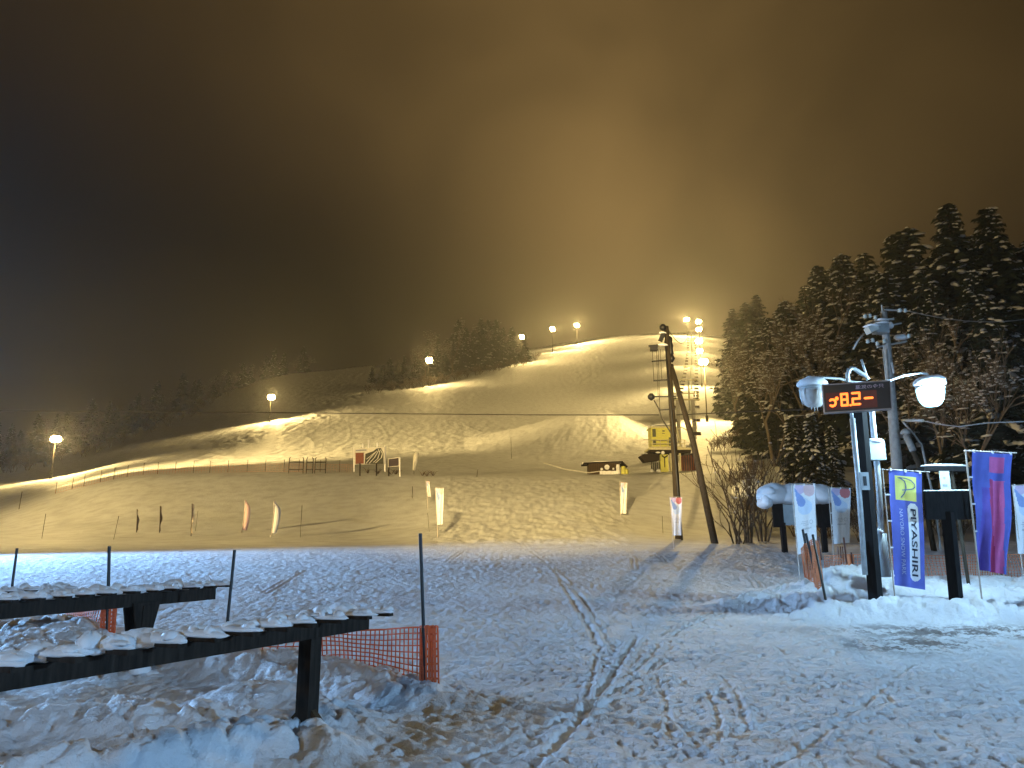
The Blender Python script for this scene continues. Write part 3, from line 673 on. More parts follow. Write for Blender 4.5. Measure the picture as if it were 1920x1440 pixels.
# ------------------------------------------------------------------ thermometer display on its black post
base = P(1640, 1105, 15.0); base.z -= .1
t = thing('temperature_display', base, 'red temperature display reading 5.8 below zero on a black post', 'display sign')
m = MB(); m.beam(base + Vector((0, 0, -.3)), P(1611, 757, 15.05), .19, .19); m.build('post', 'blackwood', t)
m = MB(); m.tube([P(1622, 1078, 14.9), P(1609, 900, 14.9), P(1598, 785, 14.9)], .05, 10); m.tube([P(1598, 788, 14.9), P(1594, 755, 14.9)], .034, 8); m.build('conduit', 'steel', t, True)
m = MB(); m.tube([P(1590, 716, 15.2), P(1589, 702, 15.2), P(1592, 694, 15.2), P(1597, 690, 15.2), P(1603, 692, 15.2), P(1625, 707, 15.2), P(1628, 712, 15.2)], .042, 10)
m.tube([P(1626, 708, 15.2), P(1615, 674, 15.2)], .024, 8); m.build('gooseneck_pipe', 'steel', t, True)
Yl, Yr = 14.82, 14.39
def SP(u, v, off=0.0):
    a = P(1543, 723, Yl).lerp(P(1668, 715, Yr), u); b = P(1547, 773, Yl).lerp(P(1671, 765, Yr), u); n = Vector((-.3, -.95, 0)); return a.lerp(b, v) + n * off
def slab(mb, u0, v0, u1, v1, o0, o1, mi=0):
    vs = [SP(u, v, o) for o in (o0, o1) for (u, v) in ((u0, v0), (u1, v0), (u1, v1), (u0, v1))]
    mb.add(vs, [(0, 1, 2, 3), (7, 6, 5, 4), (0, 4, 5, 1), (1, 5, 6, 2), (2, 6, 7, 3), (3, 7, 4, 0)], mi)
m = MB(); slab(m, 0, 0, 1, 1, 0, -.16); hs = m.build('housing', 'panel', t)
m = MB(); slab(m, -.012, -.04, 1.012, 0, .02, -.17); slab(m, -.012, 1, 1.012, 1.04, .02, -.17); slab(m, -.012, 0, 0, 1, .02, -.17); slab(m, 1, 0, 1.012, 1, .02, -.17); m.build('frame', 'frame', hs)
# mirrored writing, as the picture shows it
DIG = {'8': 'abcdefg', '5': 'acdfg'}
def seg(mb, u0, v0, u1, v1):   # a capsule
    w = .017; dx, dy = u1 - u0, (v1 - v0) * .4; L = math.hypot(dx, dy) or 1; nx, ny = -dy / L * w, dx / L * w / .4; ex, ey = dx / L * w, dy / L * w / .4
    q = [(u0 + nx, v0 + ny), (u0 + nx * .5 - ex, v0 + ny * .5 - ey), (u0 - nx * .5 - ex, v0 - ny * .5 - ey), (u0 - nx, v0 - ny), (u1 - nx, v1 - ny), (u1 - nx * .5 + ex, v1 - ny * .5 + ey), (u1 + nx * .5 + ex, v1 + ny * .5 + ey), (u1 + nx, v1 + ny)]
    mb.add([SP(a, b, .012) for a, b in q], [tuple(range(8))])
def digit(mb, ch, u0, v0, w, h):
    S = {'a': (0, 0, 1, 0), 'b': (1, 0, 1, .5), 'c': (1, .5, 1, 1), 'd': (0, 1, 1, 1), 'e': (0, .5, 0, 1), 'f': (0, 0, 0, .5), 'g': (0, .5, 1, .5)}
    for k in DIG[ch]:
        a, b, c_, d = S[k]; a, c_ = 1 - a, 1 - c_          # mirrored
        seg(mb, u0 + a * w, v0 + b * h, u0 + c_ * w, v0 + d * h)
m = MB(); slab(m, .03, .29, .80, .93, .006, 0); m.build('led_glow', 'ledglow', hs)  # reddish glow round the digits, put in as a faintly emissive slab
m = MB(); digit(m, '8', .265, .37, .09, .42); digit(m, '5', .435, .36, .105, .42); m.build('digits', 'led', hs)
m = MB(); seg(m, .62, .575, .73, .575); seg(m, .395, .80, .402, .80); m.build('minus_and_point', 'led', hs)
m = MB()
pts = [(.125 + .05 * math.cos(a), .67 + .125 * math.sin(a)) for a in [math.radians(q) for q in range(-130, 131, 26)]]
pts = [(.25 - a, b) for a, b in pts]; pts = [(.25 - a, b) for a, b in pts]
pts = [(2 * .125 - a, b) for a, b in pts][::-1]; pts = [(.25 - a, b) for a, b in pts]
for i in range(len(pts) - 1): seg(m, *pts[i], *pts[i + 1])
for k in range(6):
    a = k * 1.047; seg(m, .195 + .012 * math.cos(a), .52 + .03 * math.sin(a), .195 + .012 * math.cos(a + 1), .52 + .03 * math.sin(a + 1))
m.build('degree_symbol', 'led', hs)
try:
    vs, fs = text_polys('只今の気温', True)
    m = MB(); m.add([SP(.49 + .42 * a, .22 - .15 * b, .012) for a, b in vs], fs); m.build('heading_lettering', 'kan', hs)
except Exception as e: print('kanji', e)
m = MB(); pl = P(1621, 902, 14.86); m.box(pl, (.17, .03, .34)); q = m.build('label_plate', 'greybox', t)
m = MB(); m.box(pl + Vector((0, -.022, 0)), (.06, .01, .18)); m.build('plate_mark', 'black', q)

# ------------------------------------------------------------------ double lamp post
def globe_lamp(parent, c, mt, seed, ice, name='lamp_globe'):
    """bell-shaped fixture hanging with its top at c"""
    m = MB(); m.lathe(c, [(.28, -.19), (.27, -.15), (.22, -.08), (.12, -.02), (.05, .02), (.04, .08), (.015, .1)], 22); cap = m.build('lamp_cap', 'greybox', parent, True)
    m = MB(); m.lathe(c, [(.05, -.56), (.13, -.545), (.19, -.49), (.235, -.40), (.255, -.28), (.26, -.19)], 30, 0, .018); g = m.build(name, mt, parent, True)
    m = MB(); m.lump(c + Vector((0, 0, -.09)), .30, .30, .17, seed, 20, 10, 0, .08); m.lump(c + Vector((.14 if seed % 2 else -.05, 0, -.03)), .17, .2, .13, seed + 1, 14, 8, 0, .1); m.build('snow_cap', 'snow', parent, True)
    if ice:
        m = MB(); rd = random.Random(seed)
        for k in range(26):
            a = rd.uniform(0, 6.28); r = .262; q = c + Vector((r * math.cos(a), r * math.sin(a), -.17)); l = rd.uniform(.06, .34)
            m.tube([q, q + Vector((0, 0, -l * .5)), q + Vector((-.1 * l * math.cos(a), -.1 * l * math.sin(a), -l))], [.011, .007, .002], 5)
        for k in range(3): m.tube([c + Vector((-.06 + .06 * k, 0, -.55)), c + Vector((-.06 + .06 * k, 0, -.62 - .03 * k))], [.01, .002], 5)
        m.build('icicles', 'ice', parent, True)
    return g
Yp = 15.5
base = P(1660, 1085, Yp); base.z -= .3
t = thing('double_lamp_post', base, 'silver lamp post with one lit and one dark icy globe, behind the temperature display', 'lamp post')
m = MB(); m.tube([P(1660, 1082, Yp), P(1652, 1000, Yp)], .105, 14); m.build('base_sleeve', 'greybox', t, True)
m = MB(); m.tube([P(1653, 1010, Yp), P(1647, 900, Yp), P(1634, 765, Yp), P(1628, 716, Yp)], .058, 12); m.build('pole', 'steel', t, True)
hub = P(1628, 716, Yp)
m = MB(); m.tube([hub + Vector((.03, 0, -.02)), P(1650, 716, 15.4), P(1668, 713, 15.35), P(1695, 704, 15.3), P(1725, 700, 15.3), P(1738, 701, 15.3)], .026, 8); m.tube([P(1738, 700, 15.3), P(1741, 709, 15.3)], .02, 8); m.build('arm', 'steel', t, True)
m = MB(); m.tube([hub + Vector((-.03, 0, -.02)), P(1600, 716, 15.6), P(1575, 710, 15.6), P(1545, 708, 15.6), P(1530, 708, 15.6)], .026, 8); m.tube([P(1530, 707, 15.6), P(1524, 713, 15.6)], .024, 8); m.build('arm', 'steel', t, True)
lc = P(1742, 712, 15.3); lg = globe_lamp(t, lc, 'whitelamp', 31, False); lg['label'] = 'lit white globe'
lc2 = P(1523, 714, 15.6); dgl = globe_lamp(t, lc2, 'globe', 32, True); dgl['label'] = 'unlit globe hung with icicles'
m = MB(); m.box(P(1639, 846, 15.35), (.36, .22, .36)); bx = m.build('control_box', 'lightbox', t)
m = MB(); m.lump(P(1639, 829, 15.35), .2, .14, .08, 3, 16, 8, 0, .1); m.build('snow_cap', 'snow', bx, True)
m = MB(); m.lump(P(1649, 998, 15.4), .07, .07, .07, 4); m.build('snow_clump', 'snow', t, True)
dl = bpy.data.lights.new('globe_light', 'POINT'); dl.energy = 700; dl.color = (.50, .80, 1.0); dl.shadow_soft_size = .2
lo = bpy.data.objects.new('globe_light', dl); COL.objects.link(lo); lo.parent = t; lo.location = lc + Vector((-.12, -.62, -.5)) - t.location

# a second post of the same kind stands outside the left edge and lights the plaza
base2 = Vector((-31, 27, gz(-31, 27)))
t2 = thing('unseen_lamp_post', base2, 'white lamp on a silver post at the left end of the plaza', 'lamp post')
m = MB(); m.tube([base2 + Vector((0, 0, -.3)), base2 + Vector((0, 0, 6.8))], .07, 10); m.build('pole', 'steel', t2, True)
m = MB(); m.tube([base2 + Vector((0, 0, 6.7)), base2 + Vector((.6, 0, 7.1)), base2 + Vector((1.3, 0, 7.05))], .03, 8); m.build('arm', 'steel', t2, True)
globe_lamp(t2, base2 + Vector((1.3, 0, 6.95)), 'whitelamp', 35, False)
def spotless(parent, wloc, power, col, rad):
    d = bpy.data.lights.new('lamp_light', 'POINT'); d.energy = power; d.color = col; d.shadow_soft_size = rad
    o = bpy.data.objects.new('lamp_light', d); COL.objects.link(o); o.parent = parent; o.location = Vector(wloc) - Vector(parent.location); return o
d = bpy.data.lights.new('lamp_light', 'SPOT'); d.energy = 60000; d.color = (.28, .57, 1.0); d.shadow_soft_size = .3; d.spot_size = R(118); d.spot_blend = .45
o = bpy.data.objects.new('lamp_light', d); COL.objects.link(o); o.parent = t2; o.location = (1.3, -.7, 6.2); o.rotation_euler = (base2 + Vector((1.3, -.7, 6.2)) - Vector((-3, 12, 0))).to_track_quat('Z', 'Y').to_euler()
base3 = Vector((21, 0, 0))  # added fill lamp out of view, grazing the plaza snow from the right
t3 = thing('unseen_lamp_post', base3, 'added unseen fill lamp on a post to the right of the viewer', 'lamp post')
m = MB(); m.tube([base3 + Vector((0, 0, -.3)), base3 + Vector((0, 0, 4.9))], .07, 10); m.build('pole', 'steel', t3, True)
m = MB(); m.tube([base3 + Vector((0, 0, 4.8)), base3 + Vector((-1.3, 0, 5.15))], .03, 8); m.build('arm', 'steel', t3, True)
globe_lamp(t3, base3 + Vector((-1.3, 0, 5.05)), 'whitelamp', 36, False)
spotless(t3, base3 + Vector((-1.6, .3, 4.3)), 11500, (.32, .62, 1.0), .3)

base4 = Vector((-10, -5, 0))  # added fill lamp out of view, lifting the near left heaps
t4 = thing('unseen_lamp_post', base4, 'added unseen fill lamp on a post behind the viewer on the left', 'lamp post')
m = MB(); m.tube([base4 + Vector((0, 0, -.3)), base4 + Vector((0, 0, 4.9))], .07, 10); m.build('pole', 'steel', t4, True)
m = MB(); m.tube([base4 + Vector((0, 0, 4.8)), base4 + Vector((1.3, 0, 5.15))], .03, 8); m.build('arm', 'steel', t4, True)
globe_lamp(t4, base4 + Vector((1.3, 0, 5.05)), 'whitelamp', 37, False)
spotless(t4, base4 + Vector((1.6, .3, 4.3)), 2100, (.28, .58, 1.0), .3)

# ------------------------------------------------------------------ black board and roofed board on the right
Yb = 14.7; base = P(1793, 1132, Yb); base.z -= .1
t = thing('black_board', base, 'plain black board on one thick black post, between the two tall banners', 'sign')
m = MB(); m.beam(base + Vector((0, 0, -.2)), P(1777, 960, Yb + .05), .18, .18); m.build('post', 'blackwood', t)
m = MB(); a, b_, c_, d = P(1734, 921, Yb), P(1818, 920, Yb), P(1825, 974, Yb), P(1739, 974, Yb); nn = Vector((0, .07, 0))
m.add([a, b_, c_, d, a + nn, b_ + nn, c_ + nn, d + nn], [(0, 1, 2, 3), (7, 6, 5, 4), (0, 4, 5, 1), (1, 5, 6, 2), (2, 6, 7, 3), (3, 7, 4, 0)]); m.build('board', 'blackwood', t)
m = MB()
for k in range(12): m.lump(a.lerp(b_, (k + .5) / 12) + nn * .5 + Vector((0, 0, .003)), .05, .045, .022, k, 8, 5, 0, .2)
m.build('snow_strip', 'snow', t, True)
Yq = 16.2; base = P(1772, 1080, Yq); base.z = gz(base.x, Yq)
t = thing('roofed_sign', base, 'low roofed sign under a line of snow, rising behind the black board', 'sign')
m = MB(); m.box(P(1769, 880, Yq), (.96, .26, .085)); m.build('roof_board', 'blackwood', t)
m = MB(); m.lump(P(1769, 874, Yq), .49, .15, .05, 3, 24, 8, 0, .03); m.build('snow_cover', 'snow', t, True)
m = MB(); m.box(P(1772, 904, Yq - .15), (.2, .03, .46)); q = m.build('label_plate', 'lightbox', t)
m = MB(); m.box(P(1771, 896, Yq - .17), (.04, .01, .04)); m.box(P(1772, 910, Yq - .17), (.10, .01, .05)); m.build('plate_mark', 'greyink', q)
for x0, x1 in ((1768, 1778), (1784, 1812)):
    m = MB(); p0 = P(x1, 1052, Yq); m.tube([Vector((p0.x, p0.y, gz(p0.x, p0.y) - .2)), P(x0, 884, Yq)], .035, 8); m.build('post', 'polewood', t)

# snow capped board behind the white banners
Ys = 33.0
bl = onground(1476, Ys); t = thing('notice_board', bl, 'dark notice board under a thick drooping snow cap, left of the white banners', 'notice board')
m = MB(); a, b_ = P(1447, 943, Ys), P(1557, 985, Ys); 
m.box((a + b_) / 2, (b_.x - a.x, .08, a.z - b_.z)); m.build('board', 'greybox', t)
for x0, x1 in ((1447, 1470), (1530, 1557)):
    m = MB(); p0 = P(x0, 940, Ys - .12); p1 = P(x1, 989, Ys - .12); m.box((p0 + p1) / 2, (p1.x - p0.x, .1, p0.z - p1.z)); m.build('dark_panel', 'blackwood', t)
for x0, x1 in ((1467, 1470), (1543, 1545)):
    m = MB(); p0 = onground(x1 + 2, Ys - .1); m.beam(p0 + Vector((0, 0, -.3)), P(x0, 980, Ys - .1), .2, .2); m.build('post', 'blackwood', t)
m = MB()
for (x, y, rx, rz, s) in ((1492, 934, 1.45, .62, 1), (1452, 933, .75, .62, 2), (1536, 934, .7, .58, 3), (1434, 944, .3, .5, 6), (1438, 926, .4, .35, 7)): m.lump(P(x, y, Ys - .1), rx, .6, rz, s, 26, 12, 0, .07)
m.build('snow_cap', 'snow', t, True)

# bundle of stakes wrapped in orange net on the snow bank
b0 = P(1548, 1122, 14.2); b0.z = gz(b0.x, b0.y)
t = thing('rolled_net_bundle', b0, 'bundle of stakes wrapped in faded orange net, leaning on the snow bank', 'net bundle')
for i, (a, b_, c_, d, y0, y1) in enumerate(((1548, 1124, 1524, 1003, 14.2, 15.0), (1520, 1070, 1505, 993, 15.4, 15.6), (1528, 1075, 1511, 1000, 15.2, 15.3), (1540, 1050, 1534, 1006, 15.6, 15.7))):
    m = MB(); m.tube([P(a, b_, y0), P(c_, d, y1)], .024 if i != 3 else .02, 7); m.build('stake', 'black' if i < 3 else 'redpost', t)
for k, (x0, x1, y0, y1, Yk) in enumerate(((1500, 1524, 1022, 1082, 15.5), (1512, 1538, 1014, 1090, 15.3), (1520, 1537, 1018, 1100, 15.0))):
    m = MB(); net(m, [P(x0 + 8, y1, Yk), P((x0 + x1) / 2 + 6, y1 + 4, Yk - .12), P(x1 + 4, y1 - 4, Yk)], [P(x0 + 3, y0 + 6, Yk + .1), P((x0 + x1) / 2, y0 - 4, Yk - .05), P(x1 - 2, y0 + 6, Yk + .1)], 9, 22, .009, .03, k)
    m.build('wrapped_net', 'orange2', t)

# orange net behind the banners on the right
xs = [1548, 1592, 1604, 1712, 1815, 1880, 1960]; Yn = 21.5
pts = [onground(x, Yn) for x in xs]
t = thing('net_fence', pts[0], 'low orange mesh net on dark stakes behind the right-hand banners', 'fence')
for i, p in enumerate(pts[1:-1]):
    m = MB(); h = (.95, .6, .9, .8, .8)[i]; m.tube([p + Vector((0, 0, -.3)), p + Vector((-.05, 0, h * 1.15))], .022, 6); m.build('stake', 'redpost', t)
for x in (1574, 1579, 1583):
    p = onground(x, Yn); m = MB(); m.tube([p, p + Vector((.03, 0, .85))], .014, 5); m.build('stake', 'redpost', t)
m = MB(); net(m, pts, [p + Vector((0, 0, .62)) for p in pts], 90, 8, .008, .05, 3); m.build('mesh_net', 'orange2', t)

# ------------------------------------------------------------------ concrete utility pole (right)
Yc = 36.0; b = onground(1690, Yc)
t = thing('utility_pole', b, 'concrete utility pole with snowy transformer boxes, above the right-hand banners', 'utility pole', 'utility poles')
def PC(x, y, dY=0.0): return P(x, y, Yc + dY)
m = MB(); m.tube([b + Vector((0, 0, -.3)), PC(1680, 850), PC(1664, 660), PC(1657, 585)], [.27, .24, .19, .15], 14); pole = m.build('pole', 'concrete', t, True)
m = MB(); m.tube([PC(1655, 590), PC(1653, 572)], .04, 6); m.build('top_spike', 'steel', t)
m = MB(); m.beam(PC(1657, 581), PC(1702, 583), .06, .06); m.build('crossarm', 'steel', t)
m = MB(); m.beam(PC(1640, 601), PC(1676, 598), .09, .09); m.build('crossarm', 'steel', t)
m = MB(); m.beam(PC(1645, 651), PC(1700, 640, .3), .08, .08); m.build('crossarm', 'steel', t)
m = MB(); m.beam(PC(1660, 612), PC(1690, 606), .06, .06); m.build('crossarm', 'steel', t)
for (x, y) in ((1687, 582), (1697, 582), (1622, 593), (1631, 592), (1641, 595), (1627, 640), (1636, 638), (1645, 644), (1658, 640), (1704, 630)):
    m = MB(); m.lathe(PC(x, y, -.15), [(.05, -.1), (.11, -.04), (.06, 0), (.1, .05), (.04, .1)], 8); m.build('insulator', 'lightbox', t, True)
m = MB(); a = PC(1651, 617, -.5); m.box(a, (.62, .5, .42)); m.build('transformer_box', 'greybox', t)
m = MB(); m.box(PC(1634, 617, -.6), (.45, .5, .32), Matrix.Rotation(-.4, 3, 'Y')); m.build('transformer_box', 'lightbox', t)
m = MB(); m.lump(PC(1636, 612, -.6), .38, .32, .13, 3, 14, 8); m.lump(PC(1652, 607, -.5), .34, .3, .09, 4, 14, 8); m.lump(PC(1670, 612, -.1), .16, .16, .22, 5); m.lump(PC(1655, 600, -.1), .3, .2, .08, 6); m.lump(PC(1690, 634, .2), .35, .2, .2, 7, 12, 7); m.build('snow_caps', 'snow', t, True)
m = MB(); m.tube([PC(1620, 625), PC(1608, 640), PC(1600, 655)], .045, 6); m.tube([PC(1655, 655, -.2), PC(1660, 700, -.2), PC(1668, 760, -.2)], .03, 5); m.build('service_cable', 'steel', t, True)
for (x0, y0, x1, y1, r) in ((1672, 680, 1676, 700, .05),):
    m = MB(); m.tube([PC(x0, y0, -.3), PC(x1, y1, -.3)], r, 6); m.build('cable_guard', 'steel', t)
bb = onground(1752, Yc - 2)
m = MB(); m.tube([bb + Vector((0, 0, -.2)), P(1722, 870, Yc - 1), PC(1697, 812, -.5)], [.12, .11, .1], 10); m.build('brace_pole', 'polewood', t, True)
m = MB(); m.tube([P(1712, 845, Yc - 1), P(1699, 817, Yc - .6)], .15, 8); m.lump(P(1698, 812, Yc - .6), .22, .2, .2, 3); m.build('brace_sleeve', 'concrete', t, True)
m = MB(); m.tube([PC(1692, 790, -.3), P(1712, 812, Yc - .5), P(1728, 835, Yc - .8), P(1738, 880, Yc - 1.5), P(1752, 940, Yc - 2), onground(1764, Yc - 2.5)], .05, 7); m.build('hanging_cable', 'concrete', t, True)
# cables leaving to the right
m = MB(); a = PC(1692, 789); pts = [a, P(1730, 789, 34), P(1765, 796, 33), P(1798, 800, 32), P(1850, 793, 31), P(1900, 791, 30), P(1990, 789, 28.5)]
m.tube(pts, .026, 6); q = solo(m, 'overhead_cable', 'concrete', a, 'pale sagging cable running off to the right above the banners', 'cable', None, True)
m = MB(); m.tube([PC(1692, 788.5), P(1730, 788.5, 34)], .07, 8); m.build('cable_sleeve', 'steel', q, True, origin=a)
m = MB(); a = PC(1702, 583); m.tube(sag(a, P(2000, 575, 50), .8), .022, 5); solo(m, 'overhead_cable', 'steel', a, 'thin wire from the top arm of the concrete pole into the trees', 'cable')

# ------------------------------------------------------------------ wooden utility pole (centre right)
Yw = 45.0; b = onground(1273, Yw)
def PW(x, y, dY=0.0): return P(x, y, Yw + dY)
t = thing('utility_pole', b, 'tall dark wooden utility pole with crossbars, in front of the lift station', 'utility pole', 'utility poles')
m = MB(); m.tube([b + Vector((0, 0, -.3)), PW(1262, 800), PW(1249, 612)], [.21, .18, .14], 12); m.build('pole', 'polewood', t, True)
b2 = onground(1279, Yw - 1.0); m = MB(); m.tube([b2 + Vector((0, 0, -.3)), PW(1268, 880, -.5), PW(1258, 760, -.3), PW(1247, 640, -.3)], [.07, .06, .06, .05], 8); m.build('cable_duct', 'black', t, True)
b3 = onground(1342, Yw - 4); m = MB(); m.tube([b3 + Vector((0, 0, -.3)), P(1300, 830, Yw - 2), PW(1258, 684)], [.19, .17, .14], 12); m.build('brace_pole', 'polewood', t, True)
for (x0, y0, x1, y1, w) in ((1216, 649, 1250, 646, .10), (1222, 678, 1250, 675, .07), (1225, 714, 1255, 712, .08), (1220, 744, 1268, 743, .07), (1235, 769, 1266, 767, .07)):
    m = MB(); m.beam(PW(x0, y0, -.2), PW(x1, y1, -.2), w, w); m.build('crossbar', 'black', t)
m = MB(); m.box(PW(1226, 654, -.2), (.42, .35, .25)); m.box(PW(1241, 632, -.2), (.25, .3, .5), Matrix.Rotation(.4, 3, 'Y')); m.build('switch_box', 'black', t)
m = MB(); m.lump(PW(1242, 625, -.2), .22, .2, .1, 1); m.lump(PW(1243, 647, -.35), .28, .15, .12, 2); m.build('snow_clumps', 'snow', t, True)
m = MB(); m.lathe(PW(1257, 645, .1), [(.06, -.75), (.19, -.6), (.13, -.3), (.17, -.1), (.12, .1), (.15, .35), (.05, .5)], 10); m.lathe(PW(1259, 672, .1), [(.08, -.25), (.22, 0), (.1, .25)], 10); m.build('cable_coil', 'black', t, True)
for (x, y) in ((1243, 614), (1221, 744)):
    m = MB(); m.lathe(PW(x, y, -.2), [(.05, -.22), (.2, -.1), (.22, .05), (.1, .2)], 10); m.build('insulator', 'black', t, True)
m = MB()
for (x, y0, y1) in ((1223, 656, 713), (1231, 655, 745), (1234, 655, 768), (1238, 655, 712)): m.tube([PW(x, y0, -.25), PW(x + 3, y1, -.25)], .018, 5)
m.tube([PW(1226, 750, -.25), PW(1236, 768, -.25), PW(1241, 785, -.25), PW(1258, 812, -.25), PW(1263, 830, -.2)], .04, 6); m.build('drop_wires', 'cable', t)
pa, pb = P(-60, 770, 60), PW(1236, 778, -.2)
m = MB(); m.tube([pa, P(600, 774.5, 54), P(1000, 778, 49), pb], .032, 5); solo(m, 'overhead_cable', 'cable', pb, 'long black cable strung level across the slope from the left to the wooden pole', 'cable')
m = MB(); m.tube([PW(1268, 778), P(1400, 772, 42), P(1505, 768, 38), P(1660, 762, 36.2)], .03, 5); solo(m, 'overhead_cable', 'cable', PW(1268, 778), 'short black cable between the wooden pole and the concrete pole', 'cable')
m = MB(); m.tube(sag(PW(1251, 616), P(1292, 619, 120), 1.5), .03, 5); solo(m, 'overhead_cable', 'cable', PW(1251, 616), 'thin wire from the wooden pole top towards the lift line', 'cable')

# ------------------------------------------------------------------ floodlight poles on the slope
SOD = (1.0, .70, .25)
def flood(x, yb, yl, Y, label, power, seed=0, aim=(0, -1), poles=1):
    b = onground(x, Y); top = P(x, yl, Y); H = max(top.z - b.z, 3.5); top = b + Vector((0, 0, H))
    t = thing('floodlight_pole', b, label, 'floodlight', 'sodium floodlights along the ski run')
    r = .13 if Y < 300 else .2
    m = MB(); m.tube([b + Vector((0, 0, -.5)), top + Vector((0, 0, .3))], [r, r * .7], 8); m.build('pole', 'polewood', t, True)
    m = MB(); m.box(b + Vector((0, 0, .6)), (.5, .4, 1.5)); m.build('base_box', 'black', t)
    m = MB(); m.beam(top + Vector((-.7, 0, 0)), top + Vector((.7, 0, 0)), .12, .12); m.build('bracket', 'black', t)
    a = Vector((aim[0], aim[1], 0)).normalized(); lens = MB(); hd = MB()
    for k in ((-.4, .4) if Y < 300 else (-.6, .6)):
        c = top + Vector((k, 0, .35)) + a * .2
        q = a.to_track_quat('Y', 'Z').to_matrix()
        g_ = 1.25 if Y < 200 else 1.6 if Y < 300 else 2.4 if Y < 450 else 2.9  # heads and lenses oversized with distance to imitate the glare of the lamps
        hd.tube([c - a * .3, c - a * .02], [.25 * g_, .52 * g_], 16); lens.tube([c - a * .01, c + a * .12, c + a * .2], [.5 * g_, .42 * g_, .2 * g_], 16)
    hd.build('lamp_head', 'black', t); lens.build('lamp_lens', 'sodium', t)
    m = MB(); m.lump(top + Vector((0, 0, .68)), .8, .3, .12, seed, 12, 6); m.build('snow_cap', 'snow', t, True)
    point_light(t, (top + a * .75 + Vector((0, 0, .35)) - b), power * 2.5, SOD, .3)
    return t
FL = [(95, 893, 827, 150, 'floodlight farthest left, low on the slope at the dark treeline', 13000, (.7, -.7)),
 (505, 790, 747, 235, 'floodlight on the open slope, second from the left', 17000, (.6, -.8)),
 (803, 700, 677, 330, 'floodlight among the dark trees, third from the left', 62000, (.8, -.6)),
 (978, 655, 633, 430, 'floodlight on the ridge where the tree belt ends, fourth from the left', 70000, (.8, -.6)),
 (1036, 640, 618, 500, 'middle one of the three floodlights near the top of the ridge', 80000, (.7, -.7)),
 (1082, 630, 611, 560, 'floodlight at the crest of the run, left of the bare skyline', 100000, (.5, -.8)),
 (1289, 620, 600, 560, 'floodlight at the top of the lift line, slightly left of the stacked ones', 90000, (-.5, -.8)),
 (1312, 625, 604, 500, 'topmost of the stacked floodlights on the right of the run', 70000, (-.8, -.6)),
 (1313, 650, 619, 420, 'second from the top of the stacked floodlights on the right', 60000, (-.8, -.6)),
 (1314, 668, 641, 340, 'third from the top of the stacked floodlights on the right', 50000, (-.8, -.6)),
 (1316, 700, 660, 255, 'fourth from the top of the stacked floodlights on the right', 42000, (-.8, -.6)),
 (1326, 778, 682, 155, 'nearest and tallest floodlight, at the bottom of the right-hand stack', 30000, (-.75, -.65))]
for i, (x, yb, yl, Y, lab, pw, aim) in enumerate(FL): flood(x, yb, yl, Y, lab, pw, i, aim)
# more floodlights outside the picture; the tall left one is added for brightness
def flood_spot(x, y, h, aim, power, label, ang=110):
    b = Vector((x, y, gz(x, y))); t = thing('floodlight_pole', b, label, 'floodlight', 'sodium floodlights along the ski run'); a = (Vector(aim) - (b + Vector((0, 0, h)))).normalized()
    q = a.to_track_quat('Y', 'Z').to_matrix(); c = b + Vector((0, 0, h))
    m = MB(); m.tube([b + Vector((0, 0, -.5)), c + Vector((0, 0, .2))], [.15, .1], 8); m.build('pole', 'polewood', t, True)
    m = MB(); m.box(c - a * .2, (1.0, .3, .8), q); m.build('lamp_head', 'black', t)
    m = MB(); m.box(c - a * .02, (.9, .05, .7), q); m.build('lamp_lens', 'sodium', t)
    d = bpy.data.lights.new('lamp_beam', 'SPOT'); d.energy = power; d.color = SOD; d.shadow_soft_size = .35; d.spot_size = R(ang); d.spot_blend = .85
    o = bpy.data.objects.new('lamp_beam', d); COL.objects.link(o); o.parent = t; o.location = c + a * .4 - b; o.rotation_euler = (-a).to_track_quat('Z', 'Y').to_euler()
flood_spot(-62, 22, 10, (-12, 80, 4), 230000, 'floodlight outside the left edge, aimed across the bank', 96)
flood_spot(-6, -9, 8.5, (10, 110, 15), 330000, 'floodlight behind the viewer, aimed over the plaza at the lift station', 31)
flood_spot(-76, 56, 14, (8, 250, 52), 2500000, 'added tall floodlight outside the left edge, brightening the upper run', 40)

